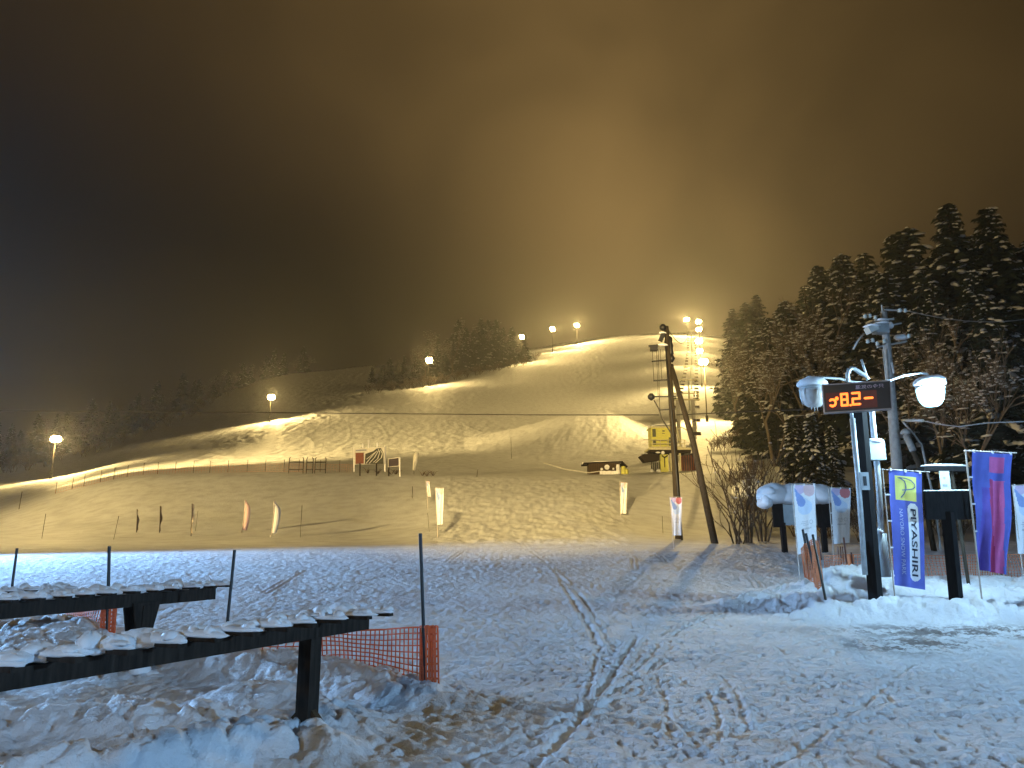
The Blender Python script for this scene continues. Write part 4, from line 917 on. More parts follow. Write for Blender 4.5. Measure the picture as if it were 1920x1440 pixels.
# ------------------------------------------------------------------ upper net fence, gates, map board
xs = [104, 135, 157, 188, 213, 238, 268, 295, 328, 362, 393, 427, 463, 497, 532, 560, 600, 636, 662]
ybt = [None]
def lipY(x): return np.interp(x, [100, 250, 400, 700], [86, 84, 83, 82])
pts = [onground(x, float(lipY(x))) for x in xs]
t = thing('net_fence', pts[0], 'long low orange net fence along the crest of the left bank', 'fence')
for p in pts:
    m = MB(); m.tube([p + Vector((0, 0, -.3)), p + Vector((.02, 0, 1.3))], .03, 5); m.build('stake', 'polewood', t)
m = MB(); net(m, pts, [p + Vector((0, 0, .8)) for p in pts], 110, 3, .008, .05, 5); m.build('mesh_net', 'orange2', t)
gp = None
for i, (x0, x1, lab) in enumerate(((541, 568, 'left of the three tubular start gates by the net fence'), (574, 586, 'narrow middle one of the three tubular start gates'), (590, 610, 'right of the three tubular start gates by the net fence'))):
    a = onground(x0, 80.5); b_ = onground(x1, 80.5); H = 1.55
    t = thing('start_gate', a, lab, 'gate', 'tubular start gates')
    m = MB(); m.tube([a + Vector((0, 0, -.3)), a + Vector((0, 0, H)), a + Vector((.12, 0, H + .12))], .05, 6); m.build('upright', 'polewood', t)
    m = MB(); m.tube([b_ + Vector((0, 0, -.3)), b_ + Vector((0, 0, H)), b_ + Vector((-.12, 0, H + .12))], .05, 6); m.build('upright', 'polewood', t)
    m = MB(); m.tube([a + Vector((0, 0, H * .75)), b_ + Vector((0, 0, H * .75))], .045, 6); m.build('rail', 'polewood', t)
    m = MB(); m.tube([a + Vector((0, 0, H * .25)), b_ + Vector((0, 0, H * .25))], .04, 6); m.build('rail', 'polewood', t)
Ym = 79.0; s = 1 / ppm(Ym, 8)
bM = onground(675, Ym); t = thing('trail_map_board', bM, 'large white trail map board with a red-brown panel and painted ski runs', 'map board')
def PM(x, y, o=0.0): return P(x, y, Ym - o)
def quad(mb, pts, o, th=.03, mi=0):
    vs = [PM(x, y, o) for x, y in pts]; n = len(vs); vs += [v + Vector((0, th, 0)) for v in vs]
    mb.add(vs, [tuple(range(n))[::-1], tuple(range(n, 2 * n))] + [(k, (k + 1) % n, n + (k + 1) % n, n + k) for k in range(n)], mi)
m = MB(); quad(m, [(664, 841), (721, 838), (721, 870), (664, 871)], 0, .15); bd = m.build('board', 'mapwhite', t)
m = MB(); quad(m, [(666.5, 849), (682, 848.5), (682, 869), (666.5, 870)], .04); m.build('red_panel', 'maproom', bd)
m = MB(); quad(m, [(685, 851), (700, 846), (706, 841), (714, 840), (719, 850), (719, 870), (684, 870)], .04); mp = m.build('map_painting', 'mapdark', bd)
m = MB()
for pl_ in ([(686, 869), (695, 858), (707, 845)], [(692, 869), (702, 858), (709, 846)], [(700, 867), (708, 860), (712, 848), (709, 842)], [(687, 861), (697, 853), (706, 846)], [(704, 868), (715, 858), (717, 850), (713, 843)]):
    for i in range(len(pl_) - 1):
        (a, b_), (c_, d) = pl_[i], pl_[i + 1]; quad(m, [(a - .7, b_), (a + .9, b_), (c_ + .7, d), (c_ - .5, d)], .08)
m.build('painted_runs', 'mapwhite', mp)
m = MB(); quad(m, [(667, 843.5), (687, 842.5), (687, 845), (667, 846)], .04); m.build('heading_strip', 'greyink', bd)
for (x, y0, y1, mt_) in ((680, 832, 845, 'white'), (691, 825, 845, 'white'), (707, 830, 842, 'white'), (721.5, 836, 884, 'white'), (663.5, 840, 884, 'white')):
    p1 = PM(x, y1, -.1); p0 = PM(x, y0, -.1); m = MB(); m.beam(p1 + Vector((0, .12, 0)), p0 + Vector((0, .12, 0)), .14, .14); m.build('white_post', mt_, t)
for x in (675, 706):
    g = onground(x, Ym); m = MB(); m.beam(g + Vector((0, 0, -.3)), PM(x, 868), .14, .12); m.build('leg', 'darkwood', t)
b = onground(738, 79); t = thing('notice_board', b, 'small dark plum board with a pale edge, right of the trail map', 'notice board')
m = MB(); quad(m, [(727.5, 860), (748, 857), (748, 874), (727.5, 876)], 0, .12); bd = m.build('board', 'mapwhite', t)
m = MB(); quad(m, [(728.5, 861), (747, 858.5), (747, 873), (728.5, 875)], .04); m.build('board_face', 'maroon', bd)
m = MB(); g = onground(750, 79.1); m.beam(g + Vector((0, 0, -.2)), PM(749.3, 858, -.1), .13, .13); m.build('post', 'white', t)
m = MB(); g = onground(729, 79.1); m.beam(g + Vector((0, 0, -.2)), PM(729, 870, -.1), .13, .13); m.build('post', 'darkwood', t)
b = onground(776, 82); s = 1 / ppm(82, 9); t = thing('furled_banner', b, 'pale furled banner right of the small plum board', 'banner')
m = MB(); m.tube([b + Vector((0, 0, -.2)), b + Vector((0, 0, 42 * s))], .04, 6); m.build('pole', 'polewood', t)
m = MB(); m.tube([b + Vector((0, -.05, 8 * s)), b + Vector((.1, -.05, 20 * s)), b + Vector((.2, -.05, 40 * s))], [.14, .22, .3], 8); m.build('cloth', 'mapwhite', t, True)
# weeds poking out of the crest snow
for k, x in enumerate((690, 708, 733, 742, 792, 800, 812)):
    b = onground(x, 81 - .3 * (k % 3)); m = MB(); rd = random.Random(k)
    for q in range(14):
        a = rd.uniform(0, 6.28); l = rd.uniform(.3, .8); m.tube([b + Vector((0, 0, -.1)), b + Vector((l * .5 * math.cos(a), .2 * math.sin(a), l * .6)), b + Vector((l * math.cos(a), .3 * math.sin(a), l * rd.uniform(.4, .9)))], [.03, .02, .012], 4)
    solo(m, 'dry_weed', 'twig', b, 'tuft of dry stalks poking through the crest snow by the map boards', 'weed', 'dry stalks on the crest')

# ------------------------------------------------------------------ shed with bright markings
Yh = 90.0; s = 1 / ppm(Yh, 10); c0 = onground(1134, Yh)
def PH(x, y, o=0.0): return P(x, y, Yh - o)
base = Vector((c0.x, Yh, PH(1134, 893).z))
t = thing('shed', base, 'low brown plank shed left of the lift station', 'shed')
x0, x1 = PH(1105, 870).x, PH(1162, 870).x; zt = PH(1130, 868).z; zb = base.z - .8
m = MB(); m.box(((x0 + x1) / 2, Yh + 1.4, (zt + zb) / 2), (x1 - x0, 2.8, zt - zb))
w_ = m.build('wall', 'brown', t)
m = MB()
for k in range(17): m.box((x0 + (k + .5) * (x1 - x0) / 17, Yh - .02, (zt + zb) / 2), (.05, .05, zt - zb - .02))
m.build('wall_battens', 'darkwood', w_)
m = MB(); m.beam((x0 - .7, Yh + 1.2, zt - .05), (x1 + .3, Yh + 1.2, zt + .12), 3.6, .1); m.beam((x1 + .25, Yh + 1.2, zt + .1), (x1 + .85, Yh + 1.2, zt - .5), 3.5, .09); rf = m.build('roof', 'darkwood', t)
m = MB(); m.lump(((x0 + x1) / 2 + .3, Yh + 1.2, zt + .1), 2.2, 1.7, .28, 5, 22, 8, 0, .05); m.lump((x0 - .5, Yh + .8, zt - .02), .45, .9, .16, 6); m.build('snow_cover', 'snow', rf, True)
for (x, y, r) in ((1138, 876, .3), (1128, 879.5, .15), (1150, 879, .12)):
    m = MB(); q = PH(x, y, .06); m.tube([q, q + Vector((0, -.04, 0))], r, 16); m.build('round_sign', 'white', w_)
m = MB(); 
for k in range(6): q = PH(1127 + k * 5.2, 887, .5); m.box(q, (.3, .12, .42 + .1 * (k % 2)))
for k in range(5): q = PH(1129 + k * 5.2, 884, .5); m.box(q, (.34, .1, .1))
m.build('white_rack', 'white', t)
for k, (x, y, r, h, mt_, lab) in enumerate(((1159, 880, .22, 1.15, 'white', 'white upright drum at the corner of the shed'), (1169, 882, .26, .95, 'ylw', 'taller yellow drum beside the shed'), (1175, 884, .2, .6, 'ylw', 'shorter yellow drum beside the shed'))):
    q = PH(x, y, .6); m = MB(); m.lathe(q, [(r, -h / 2), (r * 1.05, -h * .2), (r, 0), (r * 1.05, h * .2), (r, h * .42), (r * .8, h / 2)], 14); m.tube([q + Vector((0, 0, -h / 2 - .8)), q + Vector((0, 0, -h / 2))], r * .6, 8)
    solo(m, 'drum', mt_, q + Vector((0, 0, -h / 2)), lab, 'drum', 'drums beside the shed', True)
m = MB(); m.tube([P(1020, 868, 88), P(1060, 880, 89), P(1105, 886.5, 89.6), P(1128, 883, 89.8)], .05, 5); solo(m, 'barrier_rope', 'mapwhite', P(1105, 886, 89.6), 'pale rope sagging across the snow to the shed', 'rope')

# ------------------------------------------------------------------ lift station
Yt = 96.0; s = 1 / ppm(Yt, 12)
def PT(x, y, o=0.0): return P(x, y, Yt - o)
g = onground(1250, Yt); base = Vector((g.x, Yt, PT(1250, 889).z)); t = thing('lift_station', base, 'yellow chairlift drive station with a glazed cabin on a pedestal', 'lift station')
def bxp(mb, xa, ya, xb, yb, o, d, mi=0):
    a = PT(xa, ya, o); b_ = PT(xb, yb, o); mb.box(((a.x + b_.x) / 2, Yt - o + d / 2, (a.z + b_.z) / 2), (b_.x - a.x, d, a.z - b_.z), None, mi)
m = MB(); bxp(m, 1221, 802, 1262, 838, 1.0, 2.4); cab = m.build('cabin', 'ylw', t)
m = MB(); bxp(m, 1223, 804, 1230, 819, 1.06, .08); bxp(m, 1223, 824, 1230, 834, 1.06, .08); m.build('window', 'glass', cab)
m = MB(); bxp(m, 1254, 820, 1260, 836, 1.06, .08); m.build('window', 'glass', cab)
m = MB(); bxp(m, 1242, 807, 1246.5, 809, 1.06, .08); bxp(m, 1241.5, 812, 1246.5, 813, 1.06, .08); bxp(m, 1235, 826, 1252, 826.8, 1.06, .08); m.build('door_marks', 'ink', cab)
m = MB(); bxp(m, 1219, 799.5, 1264, 802, 1.2, 2.8); rf = m.build('roof', 'ylw2', cab)
m = MB(); m.lump(PT(1241, 799), 1.6, 1.3, .18, 9, 16, 7, 0, .05); m.build('snow_cover', 'snow', rf, True)
m = MB()
for y in (838, 832, 825):
    p = [PT(1217, y, 1.4), PT(1222, y, 2.0), PT(1285, y, 2.0)]; m.tube(p, .045, 5)
for x in (1217, 1224, 1238, 1252, 1266, 1276, 1284): m.tube([PT(x, 841, 2.0), PT(x, 825, 2.0)], .04, 5)
m.build('railing', 'ylw2', t)
m = MB(); bxp(m, 1217, 839, 1300, 843, 2.0, 3.6); m.build('platform', 'ylw2', t)
m = MB(); bxp(m, 1219, 843, 1296, 848, 1.6, 2.8); m.build('platform_beam', 'darkwood', t)
m = MB(); bxp(m, 1238, 852, 1254, 888, 1.2, 1.2); m.build('pedestal', 'ylw', t)
m = MB(); bxp(m, 1245, 856, 1247.5, 876, 1.28, .06); m.tube([PT(1241, 854, 1.3), PT(1246, 858, 1.3)], .08, 5); m.tube([PT(1252, 854, 1.3), PT(1246, 858, 1.3)], .08, 5); m.build('pedestal_bracket', 'darkwood', t)
m = MB(); a = PT(1216, 856, 1.6); m.add([PT(1200, 855, 1.8), PT(1214, 849, 1.8), PT(1236, 853, 1.8), PT(1236, 863, 1.8), PT(1209, 866, 1.8)] + [v + Vector((0, 1.6, 0)) for v in (PT(1200, 855, 1.8), PT(1214, 849, 1.8), PT(1236, 853, 1.8), PT(1236, 863, 1.8), PT(1209, 866, 1.8))],
   [(4, 3, 2, 1, 0), (5, 6, 7, 8, 9)] + [(k, (k + 1) % 5, 5 + (k + 1) % 5, 5 + k) for k in range(5)]); m.build('motor_cover', 'darkwood', t)
m = MB(); m.lump(PT(1243, 850, 1.8), .22, .2, .3, 3); m.lump(PT(1234, 849, 1.8), .3, .2, .14, 4); m.lump(PT(1208, 851, 1.6), .5, .6, .14, 5); m.lump(PT(1270, 841, 1.0), 1.0, .8, .15, 6); m.build('snow_clumps', 'snow', t, True)
m = MB()
for k in range(5):
    c = PT(1221 + k * 3.5, 876, .8); m.tube([c + Vector((0, 0, -.9)), c + Vector((.1, 0, .6))], .09, 6)
m.build('machinery', 'black', t)
for x in (1222, 1235):
    m = MB(); m.lump(PT(x, 885, .8), .32, .3, .4, x); m.build('snow_heap', 'snow', t, True)
m = MB(); bxp(m, 1274, 848, 1278, 888, .8, .4); m.build('leg', 'ylw2', t)
m = MB(); bxp(m, 1256, 850, 1262, 888, .8, .4); m.build('leg', 'ylw2', t)
c = PT(1291, 868, .2); dm = MB(); dm.lathe(c, [(.82, -1.2), (.85, -.6), (.85, .6), (.8, .95)], 18); dr = dm.build('bullwheel_guard', 'maroon', t, True)
m = MB()
for k in range(18):
    a = k * .349; m.tube([c + Vector((.88 * math.cos(a), .88 * math.sin(a), -1.1)), c + Vector((.88 * math.cos(a), .88 * math.sin(a), .85))], .05, 4)
m.build('guard_bars', 'maproom', dr)
m = MB(); m.tube([c + Vector((0, 0, .95)), c + Vector((0, 0, 1.12))], .9, 18); m.build('guard_rim', 'black', dr)
m = MB(); m.tube([PT(1268, 806, -.5), PT(1278, 801, -.5), PT(1290, 808, -.5)], .07, 5); m.tube([PT(1268, 800, -.5), PT(1277, 838, -.5)], .12, 6); m.build('support_frame', 'ylw2', t)

# ------------------------------------------------------------------ chairlift towers, ropes and chairs
line = [(Y, float(np.interp(Y, [96, 130, 180, 260, 360, 560], [1282, 1288, 1293, 1297, 1298, 1296]))) for Y in (104, 118, 135, 160, 190, 225, 265, 310, 360, 420, 490, 550)]
def ropeP(Y, side):
    x = float(np.interp(Y, [96, 130, 180, 260, 360, 560], [1282, 1288, 1293, 1297, 1298, 1296])); q = onground(x, Y)
    h = float(np.interp(Y, [96, 112, 135, 600], [4.2, 5.6, 7.4, 7.6])); return q + Vector((side * 1.9, 0, h))
for sd_, lab in ((-1, 'left-hand haul rope of the chairlift climbing the slope'), (1, 'right-hand haul rope of the chairlift climbing the slope')):
    m = MB(); m.tube([ropeP(Y, sd_) for Y, _ in line], .035, 5); solo(m, 'haul_rope', 'cable', ropeP(104, sd_), lab, 'rope', 'ropes of the chairlift')
def tower_proto():
    t = thing('lift_tower', (0, 0, 0), 'x', 'lift tower', 'towers of the chairlift')
    m = MB(); m.tube([(0, 0, -1), (0, 0, 7.9)], [.3, .2], 10); m.build('mast', 'greybox', t, True)
    m = MB(); m.beam((-2.4, 0, 7.9), (2.4, 0, 7.9), .24, .26); ca = m.build('crossarm', 'ylw2', t)
    for s_ in (-1, 1):
        m = MB(); m.beam((1.9 * s_, -1, 7.6), (1.9 * s_, 1, 7.8), .1, .16)
        for k in range(4): m.tube([(1.9 * s_ - .06, -.8 + .53 * k, 7.62), (1.9 * s_ + .06, -.8 + .53 * k, 7.62)], .16, 8)
        m.build('sheave_train', 'black', t)
    m = MB(); m.beam((-1.9, 0, 8.0), (-1.9, 0, 8.9), .07, .07); m.beam((1.9, 0, 8.0), (1.9, 0, 8.9), .07, .07); m.beam((-1.9, 0, 8.9), (1.9, 0, 8.9), .07, .07); m.build('work_frame', 'ylw2', t)
    m = MB(); m.lump((0, 0, 8.05), 1.6, .2, .12, 3, 12, 6); m.build('snow_cap', 'snow', t, True)
    return t
tp = tower_proto(); used = [False]
for Y, lab in ((190, 'second chairlift tower above the portal frame'), (250, 'third chairlift tower up the slope'), (320, 'fourth chairlift tower up the slope'), (400, 'fifth chairlift tower up the slope'), (490, 'topmost chairlift tower below the crest')):
    q = ropeP(Y, 0); place(tp, used, (q.x, q.y, q.z - 7.6), 0, 1.0, lab)
g = ropeP(133, 0); gb = Vector((g.x, g.y, gz(g.x, g.y)))
t = thing('portal_tower', gb, 'lowest chairlift tower, a pale two-legged portal frame above the station', 'lift tower', 'towers of the chairlift')
for k in (-1.35, 1.35):
    m = MB(); m.box((g.x + k, g.y, gb.z + 3.2), (.55, .6, 8)); m.build('leg', 'concrete', t)
m = MB(); m.beam((g.x - 2.6, g.y, gb.z + 7.3), (g.x + 2.6, g.y, gb.z + 7.3), .3, .25); m.beam((g.x - 2.4, g.y, gb.z + 8.4), (g.x + 2.4, g.y, gb.z + 8.4), .16, .16)
for k in (-2.3, -.8, .8, 2.3): m.beam((g.x + k, g.y, gb.z + 7.3), (g.x + k, g.y, gb.z + 8.4), .14, .14)
m.build('cross_frame', 'ylw2', t)
m = MB(); 
for k in (-1.9, 1.9): m.beam((g.x + k, g.y - 1.3, gb.z + 7.3), (g.x + k, g.y + 1.3, gb.z + 7.6), .14, .3)
m.build('sheave_train', 'black', t)
def chair_proto():
    t = thing('lift_chair', (0, 0, 0), 'x', 'lift chair', 'chairs hanging on the chairlift')
    m = MB(); m.tube([(0, 0, 0), (.0, 0, -.3), (.0, .25, -.6), (.0, .3, -1.2), (0, .1, -1.7)], .035, 6); m.build('hanger', 'steel', t)
    m = MB(); m.box((0, -.1, -2.15), (1.15, .45, .09)); m.build('seat', 'maroon', t)
    m = MB(); m.box((0, .14, -1.9), (1.15, .07, .42)); m.build('backrest', 'maroon', t)
    m = MB(); m.tube([(-.6, .14, -1.7), (-.6, -.3, -2.1)], .03, 5); m.tube([(.6, .14, -1.7), (.6, -.3, -2.1)], .03, 5); m.tube([(-.6, .14, -1.7), (.6, .14, -1.7)], .03, 5); m.build('side_frame', 'steel', t)
    return t
cp = chair_proto(); used = [False]; Y = 112.0; k = 0; OR = ['lowest', 'second lowest', 'third lowest', 'fourth lowest', 'fifth lowest', 'sixth lowest', 'seventh lowest', 'eighth lowest']
while Y < 460:
    for sd_, nm in ((1, 'right'), (-1, 'left')):
        q = ropeP(Y, sd_)
        lab = f'{OR[k]} chair hanging on the {nm}-hand rope of the chairlift' if k < 8 else f'small distant chair high on the {nm}-hand rope of the chairlift'
        place(cp, used, q, 0, 1.0, lab, 'chairs hanging on the chairlift' if k < 8 else f'distant chairs on the {nm}-hand rope')
    Y += 11 + .015 * Y; k += 1

# ------------------------------------------------------------------ trees
def conifer(name, seed, H=18.0, R0=3.6, tiers=30, per=9, leaf=9, snow=.6, snowmat='tsnow', trunk_h=.06, fat=1.0):
    rd = random.Random(seed); t = thing(name, (0, 0, 0), 'x', 'tree', None)
    m = MB(); m.tube([(0, 0, -1), (.1, 0, H * .3), (0, .1, H * .7), (0, 0, H * .99)], [H * .018, H * .014, H * .008, H * .002], 8); m.build('trunk', 'bark', t, True)
    cr = MB(); sn = MB(); nb = tiers * per; lobes = [rd.uniform(.75, 1.2) for _ in range(7)]
    for i in range(nb):
        f = trunk_h + (1 - trunk_h) * ((i + rd.random()) / nb) ** 1.12; f = min(.985, f); z = H * f
        a = i * 2.399 + rd.uniform(-.35, .35)
        rr = (R0 * (1 - f) ** .72 * rd.uniform(.62, 1.12) + .3) * lobes[int((a % 6.283) / 6.284 * 7)] * (1 + .18 * math.sin(f * 19 + seed)); dp = rr * rd.uniform(.18, .5)
        ca, sa = math.cos(a), math.sin(a)
        def bp(q): return Vector((ca * rr * q, sa * rr * q, z - dp * q ** 1.6 + .15 * rr * q))
        nl = max(5, int(leaf * (1.15 - f * .5)))
        for e in range(nl):
            q = .12 + .88 * (e + rd.random()) / nl; p = bp(q); w = (rr * .15 * (1.2 - q * .75) + .1) * fat
            for sgn in (-1, 1):
                sdv = Vector((-sa, ca, 0)) * sgn; tip = p + sdv * w * rd.uniform(1.0, 2.3) + Vector((ca, sa, 0)) * w * rd.uniform(.2, 1.5) + Vector((0, 0, -w * rd.uniform(.2, 1.6)))
                b1 = p + Vector((ca, sa, 0)) * w * .6; b2 = p - Vector((ca, sa, 0)) * w * .5 + Vector((0, 0, -w * rd.uniform(0, .6)))
                cr.add([b1, tip, b2], [(0, 1, 2)])
        patch = .5 + .5 * math.sin(a * 2 + f * 13 + seed)
        if rd.random() < snow * (.35 + .9 * patch):
            for e in range(1 if rd.random() < .5 else 2):
                q = rd.uniform(.5, .98) if e == 0 else rd.uniform(.3, .6); p = bp(q); l = rr * rd.uniform(.05, .24) * rd.uniform(.6, 1.2) + .1; w = l * rd.uniform(.3, .6)
                n0 = len(sn.v); sn.lump((0, 0, 0), l, w, .05 + l * rd.uniform(.15, .32), rd.randint(0, 10 ** 6), 7, 4, 0, .55)
                tl = Matrix.Rotation(a, 3, 'Z') @ Matrix.Rotation(rd.uniform(.0, .7), 3, 'Y') @ Matrix.Rotation(rd.uniform(-.6, .6), 3, 'Z')
                for v in range(n0, len(sn.v)): sn.v[v] = tuple(tl @ Vector(sn.v[v]) + p + Vector((0, 0, .06)))
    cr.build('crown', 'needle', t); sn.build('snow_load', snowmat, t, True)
    return t
def bare(name, seed, H=8.0, spread=.5, levels=5, kids=3, stems=1, r0=.12, bmat='bark', snow=0.0, cat='tree', minr=.012):
    rd = random.Random(seed); t = thing(name, (0, 0, 0), 'x', cat, None); tr = MB(); cr = MB(); sn = MB()
    def grow(p, d, L, r, lv):
        n = 4; pts = [p]; 
        for i in range(n):
            d = (d + Vector((rd.uniform(-1, 1), rd.uniform(-1, 1), rd.uniform(-.3, .55))) * .13).normalized(); p = p + d * L / n; pts.append(p)
        mb = tr if lv >= levels - 1 else cr
        mb.tube(pts, [max(minr, r * (1 - .45 * i / n)) for i in range(n + 1)], 6 if lv >= levels - 1 else 4, 0, False)
        if snow and lv <= levels - 1 and rd.random() < snow: sn.lump(pts[2] + Vector((0, 0, r)), L * .22, .06 + r, .05 + r * .5, rd.randint(0, 9999), 6, 4, math.atan2(d.y, d.x), .3)
        if lv == 0: return
        for k in range(kids + (rd.random() < .4)):
            f = rd.uniform(.35, 1.0) if k else 1.0; q = pts[min(n, max(1, round(f * n)))]
            a = rd.uniform(0, 6.28); sp = spread * rd.uniform(.6, 1.4)
            o = d.orthogonal().normalized(); o.rotate(Matrix.Rotation(a, 3, d)); nd = (d * math.cos(sp) + o * math.sin(sp) + Vector((0, 0, .12))).normalized()
            grow(q, nd, L * rd.uniform(.55, .8), r * rd.uniform(.45, .6), lv - 1)
    for k in range(stems):
        a = 6.28 * k / max(1, stems) + rd.uniform(-.4, .4); lean = .0 if stems == 1 else rd.uniform(.15, .55)
        grow(Vector((.15 * math.cos(a) * (stems > 1), .15 * math.sin(a) * (stems > 1), -.2)), Vector((math.cos(a) * lean, math.sin(a) * lean, 1)).normalized(), H * .36, r0 * rd.uniform(.7, 1), levels)
    tr.build('trunk', bmat, t, True); cr.build('branches', bmat, t)
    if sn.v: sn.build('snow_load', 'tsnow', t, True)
    return t
C1 = conifer('conifer', 1, 20, 5.6, 34, 11, 13, .62); C2 = conifer('conifer', 2, 18, 4.6, 32, 10, 12, .6); C3 = conifer('conifer', 3, 9, 2.3, 22, 9, 10, .8)
C4 = conifer('conifer', 4, 16, 4.3, 26, 9, 9, .34)
U1, U2, U3, U4 = [False], [False], [False], [False]
def put(proto, used, x, ytop, Y, H0, label, group, rz=None, wid=1.0):
    q = onground(x, Y); top = P(x, ytop, Y).z; s = max(.25, (top - q.z) / H0)
    return place(proto, used, q + Vector((0, 0, -.3)), random.uniform(0, 6.28) if rz is None else rz, (s * wid, s * wid, s), label, group)
G1 = 'snow-laden conifers of the right-hand forest'
big = [ # x, ytop, Y, proto, width, label
 (1835, 376, 92, 0, 1.0, 'tallest snow-laden conifer of the forest, second from the right edge'),
 (1915, 383, 90, 0, 1.0, 'broad dark conifer cut by the right edge of the picture'),
 (1745, 424, 98, 1, 1.0, 'slim pointed conifer left of the tallest one'),
 (1716, 436, 108, 1, .9, 'narrow conifer of the close pair, left of the slim pointed one'),
 (1655, 468, 125, 3, .9, 'dark pointed conifer with little snow in the forest gap'),
 (1614, 472, 112, 1, .85, 'pale-topped conifer catching the yellow light in the middle of the forest'),
 (1560, 494, 125, 1, .85, 'conifer with a snowy left flank above the bare trees'),
 (1583, 498, 140, 3, .8, 'dark conifer tucked behind the pale-topped one'),
 (1790, 520, 76, 0, .95, 'bushy conifer in front of and below the tallest one'),
 (1700, 505, 84, 1, 1.0, 'snowy conifer behind the top of the concrete utility pole'),
 (1870, 500, 74, 0, 1.0, 'wide snowy conifer low in the forest near the right edge'),
 (1460, 590, 104, 1, .7, 'snow-striped conifer nearest the lift, yellow in the light'),
 (1495, 560, 118, 1, .8, 'shaggy conifer just right of the lift-side one'),
 (1385, 575, 170, 3, .9, 'dark conifer at the left end of the forest, close to the floodlights'),
 (1412, 562, 160, 3, .9, 'dark conifer next to the forest end, slightly taller than its neighbour'),
 (1433, 548, 175, 3, .8, 'hazy conifer rising behind the lift-side one'),
 (1640, 560, 92, 1, .9, 'conifer behind the transformer boxes, left of the concrete pole'),
 (1530, 530, 150, 3, .8, 'hazy conifer between the bare trees'),
 (1900, 560, 62, 1, .9, 'near conifer low at the right edge, behind the cable'),
 (1760, 570, 70, 1, .9, 'near conifer behind the lit lamp')]
for (x, yt, Y, pr, w, lab) in big:
    p, u, H0 = ((C1, U1, 20), (C2, U2, 18), (C3, U3, 9), (C4, U4, 16))[pr]; put(p, u, x, yt, Y, H0, lab, G1, None, w * 1.2 if pr else w * 1.0)
for (x, yt, Y, lab) in ((1498, 772, 62, 'small snowy young conifer below the dark globe, left of the pair'), (1537, 768, 58, 'small snowy young conifer right of its twin, under the display'), (1570, 792, 66, 'smallest young conifer behind the temperature display post')):
    put(C3, U3, x, yt, Y, 9, lab, 'young conifers below the forest', None, .8)
rd = random.Random(5)
for k in range(44):
    x = 1385 + k * 13.5 + rd.uniform(-8, 8); Y = rd.uniform(105, 180); yt = float(np.interp(x, [1380, 1480, 1600, 1750, 1850, 1960], [592, 560, 515, 462, 432, 420])) + rd.uniform(5, 75)
    put(*((C4, U4) if k % 2 else (C2, U2)), x, yt, Y, 16 if k % 2 else 18, 'dark conifer filling the depth of the forest behind the nearer trees', 'background conifers of the right-hand forest', None, 1.0)
# bare trees
B1 = bare('bare_tree', 11, 13, .45, 5, 3, 1, .26, 'barkp', .35); B2 = bare('bare_tree', 12, 12, .55, 5, 3, 2, .2, 'barkp', .3); B3 = bare('bare_shrub', 13, 6.2, .42, 4, 2, 5, .085, 'bark', .02, 'shrub', .012)
B4 = bare('brush', 14, 3.2, .5, 3, 3, 6, .045, 'twig', .04, 'shrub', .014)
V1, V2, V3, V4 = [False], [False], [False], [False]
for (x, yt, Y, p, u, lab) in ((1515, 575, 95, B1, V1, 'bare forked tree with yellow-lit trunk, above the dark globe'), (1575, 560, 100, B2, V2, 'bare spreading tree among the conifers, right of the forked one'), (1455, 640, 92, B2, V2, 'low bare tree at the foot of the lift-side conifer'), (1765, 610, 66, B1, V1, 'bare tree behind the lit lamp'), (1850, 640, 58, B2, V2, 'bare tree above the violet banner'), (1395, 640, 130, B2, V2, 'bare bushy tree beside the nearest floodlight'), (1690, 640, 70, B1, V1, 'bare tree close behind the concrete pole')):
    put(p, u, x, yt, Y, 11, lab, 'bare trees at the forest edge')
for (x, yt, Y, lab) in ((1400, 782, 43, 'bare many-stemmed shrub behind the wooden brace pole'), (1432, 800, 45, 'bare shrub right of the many-stemmed one, above the snow-capped board'), (1385, 850, 41, 'low spreading bare shrub leaning over the brace pole foot')):
    put(B3, V3, x, yt, Y, 6.4, lab, 'bare shrubs by the utility pole brace')
for k in range(34):
    x = rd.choice([rd.uniform(1380, 1620), rd.uniform(1660, 1960)]); Y = rd.uniform(56, 100) if k % 3 else rd.uniform(44, 55)
    q = onground(x, Y); place(B4, V4, q, rd.uniform(0, 6.28), rd.uniform(.6, 1.2), 'thin brown brush on the snowy slope below the right-hand forest', 'brush on the right-hand slope')
for k in range(13):
    x = 1340 + k * 14 + rd.uniform(-6, 6); q = onground(x, rd.uniform(118, 160)); place(B4, V4, q, rd.uniform(0, 6.28), rd.uniform(.7, 1.5), 'dark brush around the foot of the nearest floodlight', 'brush around the nearest floodlight')
# snow-topped boulder bush
q = onground(1412, 62); m = MB(); m.lump(q + Vector((0, 0, 1.6)), 1.5, 1.2, 1.1, 4, 18, 10, 0, .2); m.lump(q + Vector((.9, 0, 1.9)), .8, .8, .7, 5, 14, 8, 0, .2)
sb = thing('snowy_bush', q, 'rounded bush buried in snow behind the bare shrubs', 'bush'); m.build('snow_cap', 'snow', sb, True)
m = MB(); rr = random.Random(3)
for k in range(160):
    a = rr.uniform(0, 6.28); h = rr.uniform(0, 1.6); r = rr.uniform(.5, 1.4); p = q + Vector((r * math.cos(a), r * math.sin(a), h)); m.tube([q + Vector((0, 0, .2)), p * .6 + (q + Vector((0, 0, .8))) * .4, p], [.03, .02, .012], 3, 0, False)
m.build('stems', 'twig', sb)
